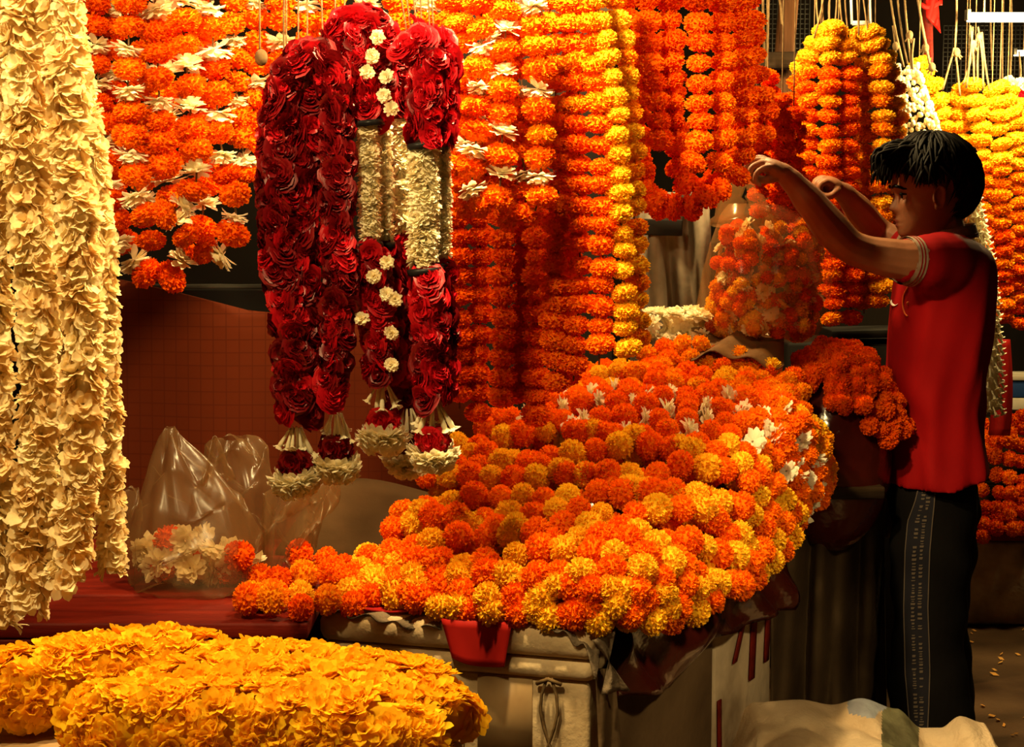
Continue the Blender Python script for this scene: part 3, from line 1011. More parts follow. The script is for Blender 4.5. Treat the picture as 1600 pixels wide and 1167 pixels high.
# ---- thick white garlands on the left
def thick(label, pts, Y, r, keys, size, per, step, name, cat='garland', group=None, lod='hi', full=True, root=None, base=None, core=True, axial=0.35, squash=0.9, rfun=None, cname='core', cmat=None):
    path = pxpath(pts, Y) if not isinstance(pts[0], Vector) else pts
    if root is None:
        base = Vector(path[-1])
        root = thing(name, label, cat, base, group)
    a0 = R.uniform(0, 6.28)
    n = 0
    for i, (p, t, s) in enumerate(walk(path, step)):
        rr_ = r * (rfun(s) if rfun else 1.0)
        s1 = t.cross(Vector((0, 1, 0)) if abs(t.y) < 0.8 else Vector((1, 0, 0))).normalized()
        s2 = t.cross(s1)
        if s2.y > 0:
            s2 = -s2
        for k in range(per):
            a = a0 + n * 2.39996 + R.uniform(-0.35, 0.35)
            n += 1
            d = s1 * math.cos(a) + s2 * math.sin(a)
            if not full and d.y > 0.45:
                d = (d - Vector((0, 2 * d.y, 0))).normalized()
            ax = (d + t * R.uniform(-axial, axial) + rnd_dir() * 0.3).normalized()
            key = keys if isinstance(keys, str) and len(keys) == 1 else R.choice(keys)
            place(FNAME[key], fl(key, lod), root, base, p + d * (rr_ - size * 0.35) + t * R.uniform(-0.5, 0.5) * step, ax, size * R.uniform(0.85, 1.15), (1, 1, squash))
    if core:
        mb = MB(); mb.tube([q - base for q in path], [max(0.004, r * (rfun(i / (len(path) - 1)) if rfun else 1.0) - size * 0.45) for i in range(len(path))], 10)
        o = bpy.data.objects.new(cname, mb.mesh(cname, cmat or M[keys[0]])); COL.objects.link(o); o.parent = root
    return root, base


def tiers(label, pts, Y, r, key, size, dz, name='white_garland', root=None, base=None, group=None, lod='hi', tilt=0.5, off=0.5, zs=1.0):
    """heads threaded through their middles, petals standing out sideways"""
    path = pxpath(pts, Y)
    if root is None:
        base = Vector(path[-1])
        root = thing(name, label, 'garland', base, group)
    for i, (p, t, s) in enumerate(walk(path, dz)):
        a = i * 2.39996 + R.uniform(-0.5, 0.5)
        d = Vector((math.cos(a), math.sin(a), 0))
        ax = (-t * (0.45 if key == 'C' else 0.6) + d * (R.uniform(0.1, 1.3) if key == 'C' else R.uniform(0.2, 1.0)) + rnd_dir() * 0.2).normalized()
        rr_ = max(0.0, r - size) * (0.5 + R.random() * 0.5) + size * off * R.uniform(0.2, 0.5)
        place(FNAME[key], fl(key, lod), root, base, p + d * rr_, ax, size * R.uniform(0.85, 1.15), (1, 1, zs))
    mb = MB(); mb.tube([q - base for q in path], r * 0.35, 8)
    o = bpy.data.objects.new('core', mb.mesh('core', M[key])); COL.objects.link(o); o.parent = root
    return root, base


W_Y = 2.2
tiers('cream petal garland cut by the left picture edge', [(-18, -60), (-16, 300), (-8, 700), (-4, 975)], W_Y + 0.02, 0.036, 'C', 0.021, 0.0054)
tiers('thick cream petal garland, longest of the hanging white ones', [(32, -60), (42, 250), (60, 560), (54, 800), (42, 955)], W_Y, 0.038, 'C', 0.022, 0.0050)
tiers('thick cream petal garland ending in one large drooping cluster', [(95, -60), (112, 250), (130, 480), (128, 700), (112, 860), (98, 905)], W_Y - 0.02, 0.036, 'C', 0.022, 0.0053)
tiers('cream petal garland half shaded behind the other white ones, beside the bags', [(112, 60), (140, 220), (160, 420), (165, 600), (172, 780), (176, 895)], W_Y + 0.10, 0.027, 'C', 0.020, 0.0060)
tiers('cream petal garland behind the thick ones, hidden below the middle', [(75, -60), (95, 250), (100, 480), (95, 800)], W_Y + 0.10, 0.036, 'C', 0.027, 0.009)

# ---- orange and white bunch, loops at the left
def og(label, pts, Y, size, pat, lod='hi', **k):
    path = pxpath(pts, Y)
    return garland(label, path, size, pat, lod, thread_top=up(path[0]), **k)


og('dark orange and white garland squeezed between the cream garlands and the loops', [(150, -60), (152, 100), (165, 250), (188, 385)], 2.66, 0.027, list('DWDDW'))
og('orange garland loop with white tiers, its low bend in front at the lit left bunch', [(205, -60), (200, 120), (203, 220), (212, 300), (232, 342), (275, 328), (308, 285), (300, 200), (290, 90), (275, -60)], 2.50, 0.027, list('OWOOW'))
og('orange and white garland hanging straight inside the left bunch', [(240, -60), (246, 80), (250, 180), (255, 262)], 2.53, 0.028, list('OOWO'))
og('orange garland loop with white flowers, outermost at the right of the left bunch', [(325, -60), (335, 100), (345, 230), (366, 310), (366, 365), (342, 400), (308, 385), (280, 340), (262, 250), (258, -60)], 2.60, 0.028, list('DOWOW'))
og('shaded orange and white garland loop, lowest of the left bunch', [(180, -60), (178, 300), (196, 385), (232, 425), (262, 432), (292, 395), (318, 330), (318, -60)], 2.70, 0.029, list('DDW'))
og('orange garland in the middle depth of the left bunch', [(222, -60), (228, 120), (222, 280), (240, 390)], 2.64, 0.028, list('DOW'))
for i, pts in enumerate(([(362, -60), (368, 120), (378, 220), (384, 278)], [(398, -60), (402, 120), (404, 270)], [(440, -60), (442, 130)], [(480, -60), (482, 110)], [(520, -60), (522, 70)], [(575, -60), (575, 60)], [(625, -60), (625, 90)], [(668, -60), (668, 80)], [(700, -60), (705, 150), (708, 300)])):
    og('pale orange and white garland behind the roses, %s from the left of its row' % ORD[i], pts, 2.97 + 0.02 * (i % 2), 0.029, list('OOWO') if i % 2 else list('OWO'), 'mid')

# ---- rose garlands
def sub(name, mb, mat, root, base):
    o = bpy.data.objects.new(name, mb.mesh(name, mat)); COL.objects.link(o); o.parent = root; o.location = -base
    return o


def threads(root, base, xs, Y, y0=-120, mat='tinsel', r=0.0013):
    for (xa, xb, yb) in xs:
        mb = MB(); mb.tube(smooth([P(xa, y0, Y), P((xa + xb) / 2 + 1, (y0 + yb) / 2, Y), P(xb, yb, Y)], 4), r, 4)
        sub('thread', mb, M[mat], root, base)


def buds(root, base, cx, cy, Y, n, spread, length, ang=0.5):
    for i in range(n):
        a = 6.283 * i / n + R.uniform(-0.3, 0.3)
        d = Vector((math.cos(a) * ang * R.uniform(0.1, 1.3), math.sin(a) * ang * R.uniform(0.1, 1.3), -1)).normalized()
        p = P(cx, cy, Y) + Vector((math.cos(a), math.sin(a), 0)) * spread * 0.4
        place('bud', BUD, root, base, p, d, length * R.uniform(0.7, 1.15), (0.7, 0.7, 1))


mb = MB(); mb.tube([(0, 0, 0), (0, 0, 0.35), (0.01, 0, 0.65), (0, 0, 0.80)], [0.05, 0.07, 0.12, 0.10], 6)
for k in range(5):
    a = k * 1.2566
    petal_grid(mb, Vector((0.05 * math.cos(a), 0.05 * math.sin(a), 0.72)), Vector((math.cos(a) * 0.75, math.sin(a) * 0.75, 0.65)).normalized(), Vector((0, 0, 1)), 0.36, 0.13, -0.3, random.Random(k))
BUD = mb.mesh('bud', M['bud'])


def tassel(root, base, cx, cy, Y, red='R', wr=34, n_red=7, n_white=9, dy_red=35, dy_w=62):
    buds(root, base, cx, cy - 22, Y, 8, 0.02, 0.055)
    for i in range(n_red):
        a = 6.283 * i / n_red
        place('rose', fl(red, 'hi'), root, base, P(cx, cy + dy_red, Y) + Vector((math.cos(a) * 0.022, math.sin(a) * 0.022, R.uniform(-0.008, 0.008))), Vector((math.cos(a), math.sin(a), -0.1)), 0.022)
    for i in range(n_white):
        a = 6.283 * i / n_white
        place('white_flower', fl('W', 'mid'), root, base, P(cx, cy + dy_w, Y) + Vector((math.cos(a) * 0.020, math.sin(a) * 0.020, R.uniform(-0.008, 0.008))), Vector((math.cos(a), math.sin(a), -0.9)), 0.026)


RY = 2.50
# big dark garland
root, base = thick('deep red rose garland darkened for shade, widest of the rose garlands, beside the tarpaulin', [(485, 92), (455, 120), (440, 180), (433, 280), (440, 400), (455, 520), (462, 635)], RY, 0.036, 'VVVR', 0.024, 5, 0.022, 'rose_garland', full=False, cmat=M['V'])
thick('', [(490, 92), (480, 180), (476, 300), (474, 420), (478, 540), (478, 640)], RY + 0.015, 0.030, 'VVVR', 0.023, 4, 0.021, '', root=root, base=base, full=False, cmat=M['V'])
thick('', [(500, 88), (520, 120), (527, 220), (528, 340), (530, 460), (524, 560), (512, 620)], RY - 0.01, 0.030, 'VVRV', 0.022, 4, 0.021, '', root=root, base=base, full=False, cmat=M['V'])
threads(root, base, [(446, 447, 85), (464, 466, 82), (478, 480, 80), (497, 505, 90)], RY)
tassel(root, base, 462, 690, RY, 'V')
tassel(root, base, 525, 668, RY + 0.02, 'V')
# garland with white middle, left
root, base = thick('rose garland with white middle between black ribbons, left of two such', [(520, 85), (533, 45), (562, 30), (592, 50), (594, 110), (586, 185)], RY + 0.04, 0.028, 'RRV', 0.021, 5, 0.020, 'rose_garland', full=False)
thick('', [(552, 60), (565, 110), (572, 185)], RY + 0.03, 0.026, 'RRV', 0.021, 5, 0.020, '', root=root, base=base, full=False)
tiers('', [(573, 196), (577, 290), (577, 376)], RY + 0.02, 0.020, 'W', 0.016, 0.0042, root=root, base=base, tilt=0.3, zs=0.9)
tiers('', [(599, 200), (602, 290), (602, 376)], RY + 0.06, 0.015, 'W', 0.014, 0.005, root=root, base=base, tilt=0.3, zs=0.9)
thick('', [(582, 398), (590, 480), (594, 595)], RY + 0.02, 0.030, 'RRV', 0.021, 5, 0.020, '', root=root, base=base, full=False)
thick('', [(606, 395), (612, 480), (612, 590)], RY + 0.07, 0.020, 'RV', 0.022, 3, 0.024, '', root=root, base=base, full=False)
for (x, y, rr_, dy_) in ((576, 384, 0.024, 0.02), (602, 384, 0.018, 0.06), (577, 193, 0.024, 0.02)):
    mb = MB(); mb.tube([P(x, y - 5, RY + dy_), P(x + 1, y + 4, RY + dy_)], [rr_ * 0.9, rr_], 12); sub('ribbon_band', mb, M['blackband'], root, base)
for (x, y) in ((590, 58), (582, 88), (574, 112), (604, 120), (600, 150), (611, 170), (604, 410), (584, 432), (617, 468), (565, 498), (612, 520), (612, 570), (604, 460)):
    place('white_flower', fl('W', 'mid'), root, base, P(x, y, RY - 0.015), (R.uniform(-0.3, 0.3), -1, R.uniform(-0.2, 0.4)), 0.012)
threads(root, base, [(523, 523, 45), (538, 538, 35), (556, 555, 32), (568, 566, 30)], RY + 0.04)
tassel(root, base, 598, 622, RY + 0.03, 'R')
# shaded strand between
root, base = tiers('pale strand with dark rose end, in shade between two white-middled garlands', [(628, 190), (630, 300), (632, 378)], RY + 0.14, 0.024, 'W', 0.018, 0.007, tilt=0.3, name='rose_garland')
thick('', [(612, 70), (622, 120), (628, 185)], RY + 0.14, 0.024, 'VVR', 0.024, 3, 0.025, '', root=root, base=base, full=False)
thick('', [(632, 395), (634, 500), (630, 640)], RY + 0.14, 0.030, 'VVR', 0.025, 3, 0.025, '', root=root, base=base, full=False)
tassel(root, base, 635, 660, RY + 0.12, 'V')
# garland with white middle, right
root, base = thick('rose garland with white middle between black ribbons, right of two such', [(640, 80), (655, 68), (668, 110), (664, 215)], RY, 0.034, 'RRRV', 0.022, 5, 0.020, 'rose_garland', full=False)
thick('', [(672, 62), (692, 75), (694, 140), (694, 218)], RY + 0.02, 0.022, 'R', 0.024, 4, 0.022, '', root=root, base=base, full=False)
tiers('', [(661, 232), (662, 330), (662, 412)], RY, 0.027, 'W', 0.018, 0.0034, root=root, base=base, tilt=0.3, zs=0.9)
tiers('', [(690, 228), (692, 330), (692, 405)], RY + 0.05, 0.015, 'W', 0.015, 0.005, root=root, base=base, tilt=0.3, zs=0.9)
thick('', [(668, 438), (672, 520), (676, 622)], RY, 0.032, 'RRRV', 0.022, 5, 0.020, '', root=root, base=base, full=False)
thick('', [(696, 430), (698, 520), (698, 600)], RY + 0.05, 0.020, 'RV', 0.022, 3, 0.024, '', root=root, base=base, full=False)
for (x, y, rr_, dy_) in ((663, 228, 0.028, 0), (664, 424, 0.029, 0), (692, 225, 0.018, 0.05), (692, 415, 0.018, 0.05)):
    mb = MB(); mb.tube([P(x, y - 5, RY + dy_), P(x + 1, y + 5, RY + dy_)], [rr_, rr_ * 0.95], 12); sub('ribbon_band', mb, M['blackband'], root, base)
threads(root, base, [(605, 640, 75), (617, 645, 68), (628, 655, 65), (648, 660, 60), (661, 672, 58), (665, 678, 55)], RY)
tassel(root, base, 676, 648, RY, 'R')

# ---- orange and white bunch in the middle
og('bright orange and white garland, straight strand of the middle bunch next to the red roses', [(712, -60), (720, 60), (726, 180), (728, 290), (733, 335)], 2.72, 0.027, list('OWOO'))
og('bright orange and white garland loop at the left of the middle bunch', [(752, -60), (752, 100), (744, 220), (738, 290), (752, 322), (782, 296), (785, 180), (790, 60), (790, -60)], 2.66, 0.028, list('OWOOW'))
og('bright orange and white garland loop at the centre of the middle bunch', [(800, -60), (808, 100), (812, 220), (826, 308), (806, 345), (775, 318), (768, 220), (770, -60)], 2.74, 0.028, list('OOWO'))
og('bright orange and white garland at the right of the middle bunch', [(828, -60), (838, 80), (842, 180), (846, 290), (836, 330)], 2.68, 0.028, list('AOWO'))
og('amber topped orange garland at the back of the middle bunch', [(775, -60), (780, 60), (785, 200)], 2.80, 0.029, list('AAO'))
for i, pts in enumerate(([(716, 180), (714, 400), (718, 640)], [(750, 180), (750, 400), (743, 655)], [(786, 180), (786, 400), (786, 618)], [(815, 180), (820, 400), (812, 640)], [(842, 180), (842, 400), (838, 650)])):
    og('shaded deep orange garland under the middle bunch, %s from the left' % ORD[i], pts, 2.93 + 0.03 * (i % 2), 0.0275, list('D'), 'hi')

# ---- orange strands and yellow strands right of the middle
for i, pts in enumerate(([(852, -60), (866, 100), (872, 300), (866, 450), (868, 600)], [(882, -60), (902, 100), (906, 300), (905, 450), (896, 595)], [(908, -60), (930, 100), (940, 250), (942, 400), (936, 570)])):
    og('long bright orange garland left of the yellow ones, %s from the left' % ORD[i], pts, 2.86 - 0.02 * i, 0.0265, lambda k, i=i: 'A' if (k < 8 and k % 2) else 'O', 'hi')  # amber heads near the top put the lamp's brightness into the colour
og('long orange garland behind the bright orange ones', [(890, -60), (890, 200), (885, 420), (885, 600)], 2.95, 0.027, list('OD'), 'mid')
og('long yellow garland, left of two hanging next to the deep orange bunch', [(915, -60), (940, 40), (962, 160), (968, 300), (974, 420), (980, 565)], 2.82, 0.0255, list('Y'), 'hi')
og('long yellow garland, right of two hanging next to the deep orange bunch', [(945, -60), (968, 60), (984, 180), (990, 300), (992, 420), (996, 535)], 2.90, 0.0255, list('YYA'), 'hi')

# ---- deep orange bunch
for i, (pts, y) in enumerate((([(975, -60), (988, 100), (996, 225)], 3.18), ([(1008, -60), (1015, 100), (1034, 200), (1030, 238)], 3.10), ([(1042, -60), (1048, 100), (1050, 232)], 3.14), ([(1088, -60), (1094, 100), (1094, 215), (1075, 262)], 3.08), ([(1122, -60), (1128, 100), (1128, 225), (1112, 272)], 3.12), ([(1150, -60), (1158, 60), (1162, 150), (1164, 240), (1150, 290)], 3.20), ([(1162, -60), (1178, 60), (1190, 150), (1196, 215)], 3.26))):
    og('deep orange garland in the big bunch left of the post, %s from the left' % ORD[i], pts, y, 0.0285, list('O') if i in (4, 5) else list('DO'), 'hi')
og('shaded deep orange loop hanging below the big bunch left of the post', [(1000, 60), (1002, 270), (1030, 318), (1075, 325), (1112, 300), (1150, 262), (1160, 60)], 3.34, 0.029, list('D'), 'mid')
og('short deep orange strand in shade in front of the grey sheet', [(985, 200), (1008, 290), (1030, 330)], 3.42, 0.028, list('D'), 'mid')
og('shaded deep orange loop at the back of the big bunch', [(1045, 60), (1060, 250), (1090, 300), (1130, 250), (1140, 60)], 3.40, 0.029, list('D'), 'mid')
for i, pts in enumerate(([(1182, 150), (1184, 240), (1186, 335)], [(1200, 120), (1207, 220), (1210, 325)], [(1222, 160), (1226, 250), (1228, 345)], [(1240, 180), (1245, 280), (1246, 340)])):
    og('short deep orange garland behind the hands, %s from the left' % ORD[i], pts, 3.95 + 0.08 * (i % 2), 0.030, list('D'), 'mid')

# ---- bunch above the bag
for i, (pts, pat, y) in enumerate((([(1272, 70), (1244, 150), (1238, 300), (1244, 430)], 'DO', 4.48), ([(1285, 50), (1264, 95), (1262, 200), (1262, 300), (1264, 480)], 'OA', 4.40), ([(1296, 46), (1296, 100), (1297, 300), (1302, 500)], 'OOA', 4.36), ([(1310, 48), (1326, 110), (1326, 300), (1330, 505)], 'O', 4.38), ([(1342, 55), (1350, 110), (1350, 300), (1350, 490)], 'A', 4.46), ([(1354, 50), (1374, 90), (1378, 200), (1376, 350), (1374, 470)], 'YA', 4.40), ([(1364, 55), (1392, 120), (1400, 200), (1400, 330), (1398, 440)], 'AY', 4.46))):
    og(('amber' if 'Y' in pat or pat == 'A' else 'orange') + ' garland in the bunch over the boy\'s hands, %s from the left' % ORD[i] , pts, y, 0.034, (lambda k, pat=pat: ('Y' if k < 3 else pat[k % len(pat)])), 'hi', squash=0.62)  # topmost heads are yellow to paint in the bright light there

# ---- small white and tuberose garlands behind the boy
root = thing('white_bead_garland', 'thick garland of tiny white buds above the boy\'s hair', 'garland', P(1440, 230, 4.75))
mb = MB()
path = pxpath([(1418, 104), (1424, 150), (1436, 210), (1460, 290)], 4.75)
for (p, t, s) in walk(path, 0.0075):
    for k in range(11):
        a = R.uniform(0, 6.283)
        wdt = 0.030 + 0.032 * min(1, s * 2.2)
        q = p + Vector((math.cos(a) * wdt, math.sin(a) * wdt * 0.7, R.uniform(-0.006, 0.006)))
        mb.ellipsoid(q, (0.0072, 0.0072, 0.0085), 6, 4)
o = obj('buds', mb.mesh('buds', M['W']), root); o['kind'] = 'stuff'
root = thing('tuberose_garland', 'long pale tuberose bud garland hanging behind the boy\'s back', 'garland', P(1545, 640, 4.62))
base = root.location.copy()
path = pxpath([(1505, 275), (1520, 330), (1534, 420), (1542, 520), (1544, 640)], 4.62)
n = 0
for i, (p, t, s) in enumerate(walk(path, 0.016)):
    for k in range(6):
        a = n * 2.39996; n += 1
        wd = 0.012 + 0.030 * min(1, 0.3 + s)
        d = Vector((math.cos(a), math.sin(a), 0))
        place('bud', BUD, root, base, p + d * wd * 0.7, (-t * -1 + d * 0.55 + rnd_dir() * 0.15), 0.036)
mb = MB(); mb.tube([q for q in path], [0.010 + 0.022 * i / len(path) for i in range(len(path))], 8); sub('core', mb, M['bud'], root, base)
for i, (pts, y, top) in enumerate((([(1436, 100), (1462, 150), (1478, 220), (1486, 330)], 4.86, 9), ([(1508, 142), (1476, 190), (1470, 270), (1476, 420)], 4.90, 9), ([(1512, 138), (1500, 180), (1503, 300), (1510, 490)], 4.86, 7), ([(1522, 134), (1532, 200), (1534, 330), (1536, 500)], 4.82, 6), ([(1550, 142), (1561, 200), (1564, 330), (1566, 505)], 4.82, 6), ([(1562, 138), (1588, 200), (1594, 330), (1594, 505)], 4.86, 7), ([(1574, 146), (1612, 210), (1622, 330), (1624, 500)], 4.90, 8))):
    og('garland in the glowing yellow bunch right of the boy\'s head, %s from the left' % ORD[i], pts, y, 0.036, (lambda k, top=top: 'Y' if k < top else ('A' if k < top + 5 else 'OAO'[k % 3])), 'hi', squash=0.60)  # yellow to orange run: mixed flowers plus lamp glare put into the colour
root, base = thick('small red rose garland at the right picture edge beside the yellow bunch', [(1582, 150), (1604, 165), (1618, 200)], 5.05, 0.034, 'R', 0.03, 4, 0.03, 'rose_garland')
root, base = tiers('small pale garland at the right picture edge above the red roses', [(1572, 128), (1592, 136), (1610, 132)], 5.08, 0.03, 'W', 0.024, 0.014)

# ================================================================== FOREGROUND YELLOW GARLANDS
def lying(label, pts, rad, step, per, size):
    path = smooth([Vector(p) for p in pts], 8)
    base = Vector(path[0])
    root = thing('yellow_petal_garland', label, 'garland', base)
    n = 0
    for (p, t, s) in walk(path, step):
        s1 = t.cross(Vector((0, 0, 1))).normalized()
        s2 = Vector((0, 0, 1))
        rr_ = rad * (0.55 + 0.45 * min(1, 6 * s + 0.1, 6 * (1 - s) + 0.1))
        for k in range(per):
            a = R.uniform(-0.85, math.pi + 0.85)
            d = s1 * math.cos(a) + s2 * math.sin(a)
            place('yellow_flower', fl('G', 'hi'), root, base, p + d * (rr_ - size * 0.35) + t * R.uniform(-0.5, 0.5) * step, d + rnd_dir() * 0.45, size * R.uniform(0.85, 1.2), (1, 1, 0.9))
    mb = MB(); mb.tube([q - base for q in path], [max(0.004, (rad - size * 0.75) * min(1, 0.1 + 8 * i / len(path), 0.1 + 8 * (len(path) - 1 - i) / len(path))) for i in range(len(path))], 12)
    o = bpy.data.objects.new('core', mb.mesh('core', M['G'])); COL.objects.link(o); o.parent = root


TZ = 0.755
def T(px, py, Y, dz=0.0):
    q = P(px, py, Y)
    return Vector((q.x, q.y, TZ + dz))
lying('shaded yellow petal garland lying at the back of the worn table', [T(-20, 1080, 1.93, 0.052), T(70, 1040, 1.97, 0.052), T(180, 1010, 2.02, 0.052), T(290, 990, 2.04, 0.052), T(345, 995, 2.0, 0.05)], 0.055, 0.0115, 8, 0.0195)
lying('bright yellow petal garland lying in front on the worn table, back strand', [T(330, 1020, 1.99, 0.055), T(430, 1050, 1.96, 0.055), T(560, 1075, 1.93, 0.052), T(675, 1105, 1.89, 0.047), T(710, 1135, 1.86, 0.04)], 0.055, 0.0115, 8, 0.0195)
lying('bright yellow petal garland curling from the left to the near edge of the table', [T(180, 1060, 1.88, 0.05), T(160, 1110, 1.83, 0.048), T(230, 1140, 1.80, 0.05), T(350, 1150, 1.79, 0.055), T(480, 1160, 1.785, 0.055), T(600, 1170, 1.78, 0.05), T(680, 1180, 1.78, 0.045)], 0.055, 0.0115, 8, 0.0195)
lying('bright yellow petal garland filling the middle of the worn table', [T(225, 1075, 1.91, 0.058), T(330, 1070, 1.89, 0.062), T(450, 1095, 1.87, 0.06), T(580, 1120, 1.85, 0.055), T(665, 1150, 1.83, 0.05)], 0.050, 0.0115, 8, 0.0195)

# ================================================================== PLASTIC BAGS ON THE RED TABLE
def bag(name, label, prof, Y, depth, mat, seed, wr=1.0, handles=(), thick=0.0012, twist=0.0):
    """prof: [(py, xl, xr, depth scale)] top to bottom; a crumpled closed film, open at the top"""
    root = thing(name, label, 'bag', P((prof[-1][1] + prof[-1][2]) / 2, prof[-1][0], Y))
    rows = []
    nseg, ns = 56, 44
    rr = random.Random(seed)
    ph = [rr.uniform(0, 6.28) for _ in range(6)]
    for j in range(ns + 1):
        t = j / ns * (len(prof) - 1)
        i = min(len(prof) - 2, int(t)); f = t - i
        f = f * f * (3 - 2 * f)
        py, xl, xr, ds = [prof[i][k] + (prof[i + 1][k] - prof[i][k]) * f for k in range(4)]
        a, b = P(xl, py, Y), P(xr, py, Y)
        c = (a + b) / 2
        hw = (b - a).length / 2
        row = []
        for k in range(nseg):
            th = 2 * math.pi * k / nseg
            ca, sa_ = math.cos(th), math.sin(th)
            m = 1 + wr * (0.05 * math.sin(5 * th + ph[0] + 0.12 * j) + 0.035 * math.sin(11 * th + ph[1] - 0.2 * j) + 0.02 * math.sin(19 * th + ph[2] + 0.3 * j) + 0.02 * math.sin(0.7 * j + 3 * th + ph[3]))
            row.append(c + Vector((hw * ca * (1 + 0.5 * (m - 1)), depth * ds * sa_ * m, 0.012 * wr * math.sin(4 * th + ph[4] + 0.3 * j) * min(1, j / 6))))
        rows.append(row)
    v = [q for r_ in rows for q in r_]
    fs = []
    for j in range(ns):
        for k in range(nseg):
            a, b = j * nseg + k, j * nseg + (k + 1) % nseg
            fs.append((a, a + nseg, b + nseg, b))
    fs.append(tuple(ns * nseg + k for k in range(nseg)))
    mb = MB(); mb.add(v, fs)
    obj('film', mb.mesh('film', mat), root)
    for hpts in handles:
        mb = MB()
        path = smooth([P(*q[:3]) for q in hpts], 6)
        ws = [hpts[min(len(hpts) - 1, int(i / 6 + 0.5))][3] for i in range(len(path))]
        mb.tube(path, [(w, max(0.0012, w * 0.25)) for w in ws], 10)
        obj('handle', mb.mesh('handle', mat), root)
    return root


bag('plastic_bag', 'tall knotted plastic bag of flowers on the red table', [(668, 258, 273, 0.12), (690, 252, 280, 0.18), (740, 232, 335, 0.5), (790, 215, 385, 0.75), (850, 203, 408, 0.95), (900, 205, 408, 1.0), (924, 225, 395, 0.85)], 2.98, 0.12, M['milky'], 3, 1.3,
    handles=[[(318, 760, 2.88, 0.02), (328, 715, 2.89, 0.012), (335, 682, 2.9, 0.007), (348, 715, 2.9, 0.012), (362, 750, 2.9, 0.02)]])
# flowers in the bag: white clusters low inside
for i in range(46):
    a = R.uniform(0, 6.283)
    px, py = 306 + 88 * math.cos(a) * math.sqrt(R.random()), 872 + 38 * math.sin(a) * math.sqrt(R.random())
    key = 'W' if i % 4 else 'D'
    q = P(px, py, 2.98 + R.uniform(-0.07, 0.06))
    rt = tag(obj('white_flower' if key == 'W' else 'marigold', fl(key, 'mid'), None, q), 'white flower inside the knotted plastic bag' if key == 'W' else 'orange marigold inside the knotted plastic bag', 'flower', 'white flowers in the knotted bag' if key == 'W' else 'marigolds in the knotted bag')
    rt.scale = (0.030,) * 3
    rt.rotation_euler = (R.uniform(0, 6), R.uniform(0, 6), R.uniform(0, 6))
bag('plastic_bag', 'pale crumpled plastic bag behind the tall knotted one', [(684, 345, 385, 0.4), (710, 322, 418, 0.8), (760, 310, 430, 1.0), (830, 318, 428, 1.0), (895, 330, 420, 0.9)], 3.22, 0.09, M['milky'], 5, 1.6)
bag('plastic_bag', 'crumpled clear bag leaning right of the knotted one', [(735, 470, 520, 0.3), (760, 440, 530, 0.5), (790, 415, 510, 0.8), (840, 410, 490, 0.9), (885, 410, 480, 0.8)], 3.08, 0.07, M['milky'], 8, 2.2)
bag('plastic_bag', 'small crumpled plastic bag between the white garlands and the knotted bag', [(765, 190, 215, 0.4), (800, 180, 222, 0.8), (850, 178, 215, 1.0), (905, 180, 210, 0.9)], 3.12, 0.05, M['milky'], 9, 1.6)

# ================================================================== WHITE SACK IN FRONT
SX = [(1085, 1190), (1120, 1150), (1180, 1096), (1250, 1092), (1300, 1100), (1345, 1090), (1400, 1106), (1440, 1136), (1470, 1136), (1500, 1118), (1535, 1128), (1560, 1167), (1585, 1200)]
def crest(px):
    for (a, b) in zip(SX, SX[1:]):
        if a[0] <= px <= b[0]:
            f = (px - a[0]) / (b[0] - a[0]); f = f * f * (3 - 2 * f)
            return a[1] + (b[1] - a[1]) * f
    return SX[-1][1]
def sack(u, v):
    px = 1086 + 498 * u
    top = P(px, crest(px), 3.36)
    prof = [(0.30, -1.0), (0.16, -0.35), (0.0, 0.0), (-0.12, -0.10), (-0.20, -0.28), (-0.24, -0.55), (-0.22, -1.0)]
    k = v * (len(prof) - 1); i = min(len(prof) - 2, int(k)); f = k - i; f = f * f * (3 - 2 * f) if False else f
    dy = prof[i][0] + (prof[i + 1][0] - prof[i][0]) * f
    dz = prof[i][1] + (prof[i + 1][1] - prof[i][1]) * f
    ends = min(1, 6 * u, 6 * (1 - u))
    q = Vector((top.x, 3.36 + dy * (0.4 + 0.6 * ends), top.z + dz * top.z))
    n1 = noise.noise(q * 6.0) * 0.05 + abs(noise.noise(q * 9.0 + Vector((3, 1, 2)))) * 0.06 + abs(noise.noise(q * 22.0)) * 0.014
    w = min(1, abs(v - 0.333) * 5)
    q += Vector((0, -n1 * w, n1 * 0.7 * w))
    q.z = max(q.z, 0.004)
    return q
mb = MB(); mb.grid(sack, 220, 110)
def sackmat(me):
    for p in me.polygons:
        c = p.center
        d = Vector((0, 0, 0))
        px = 800 + FPX * c.x / (c.y * _cp - (c.z - CAMZ) * _sp)
        vz = (c.z)
        if 1322 + 60 * (0.40 - vz) < px < 1412 + 60 * (0.40 - vz) and c.z > 0.345 and c.y < 3.37:
            p.material_index = 1
        elif 1378 < px < 1436 and 0.26 < c.z <= 0.36 and c.y < 3.36:
            p.material_index = 2
me = mb.mesh('woven_sack', [M['sack'], M['bluepatch'], M['greenpatch']]); sackmat(me)
tag(obj('woven_sack', me), 'crumpled pale woven sack with a blue grey print on the floor', 'sack')

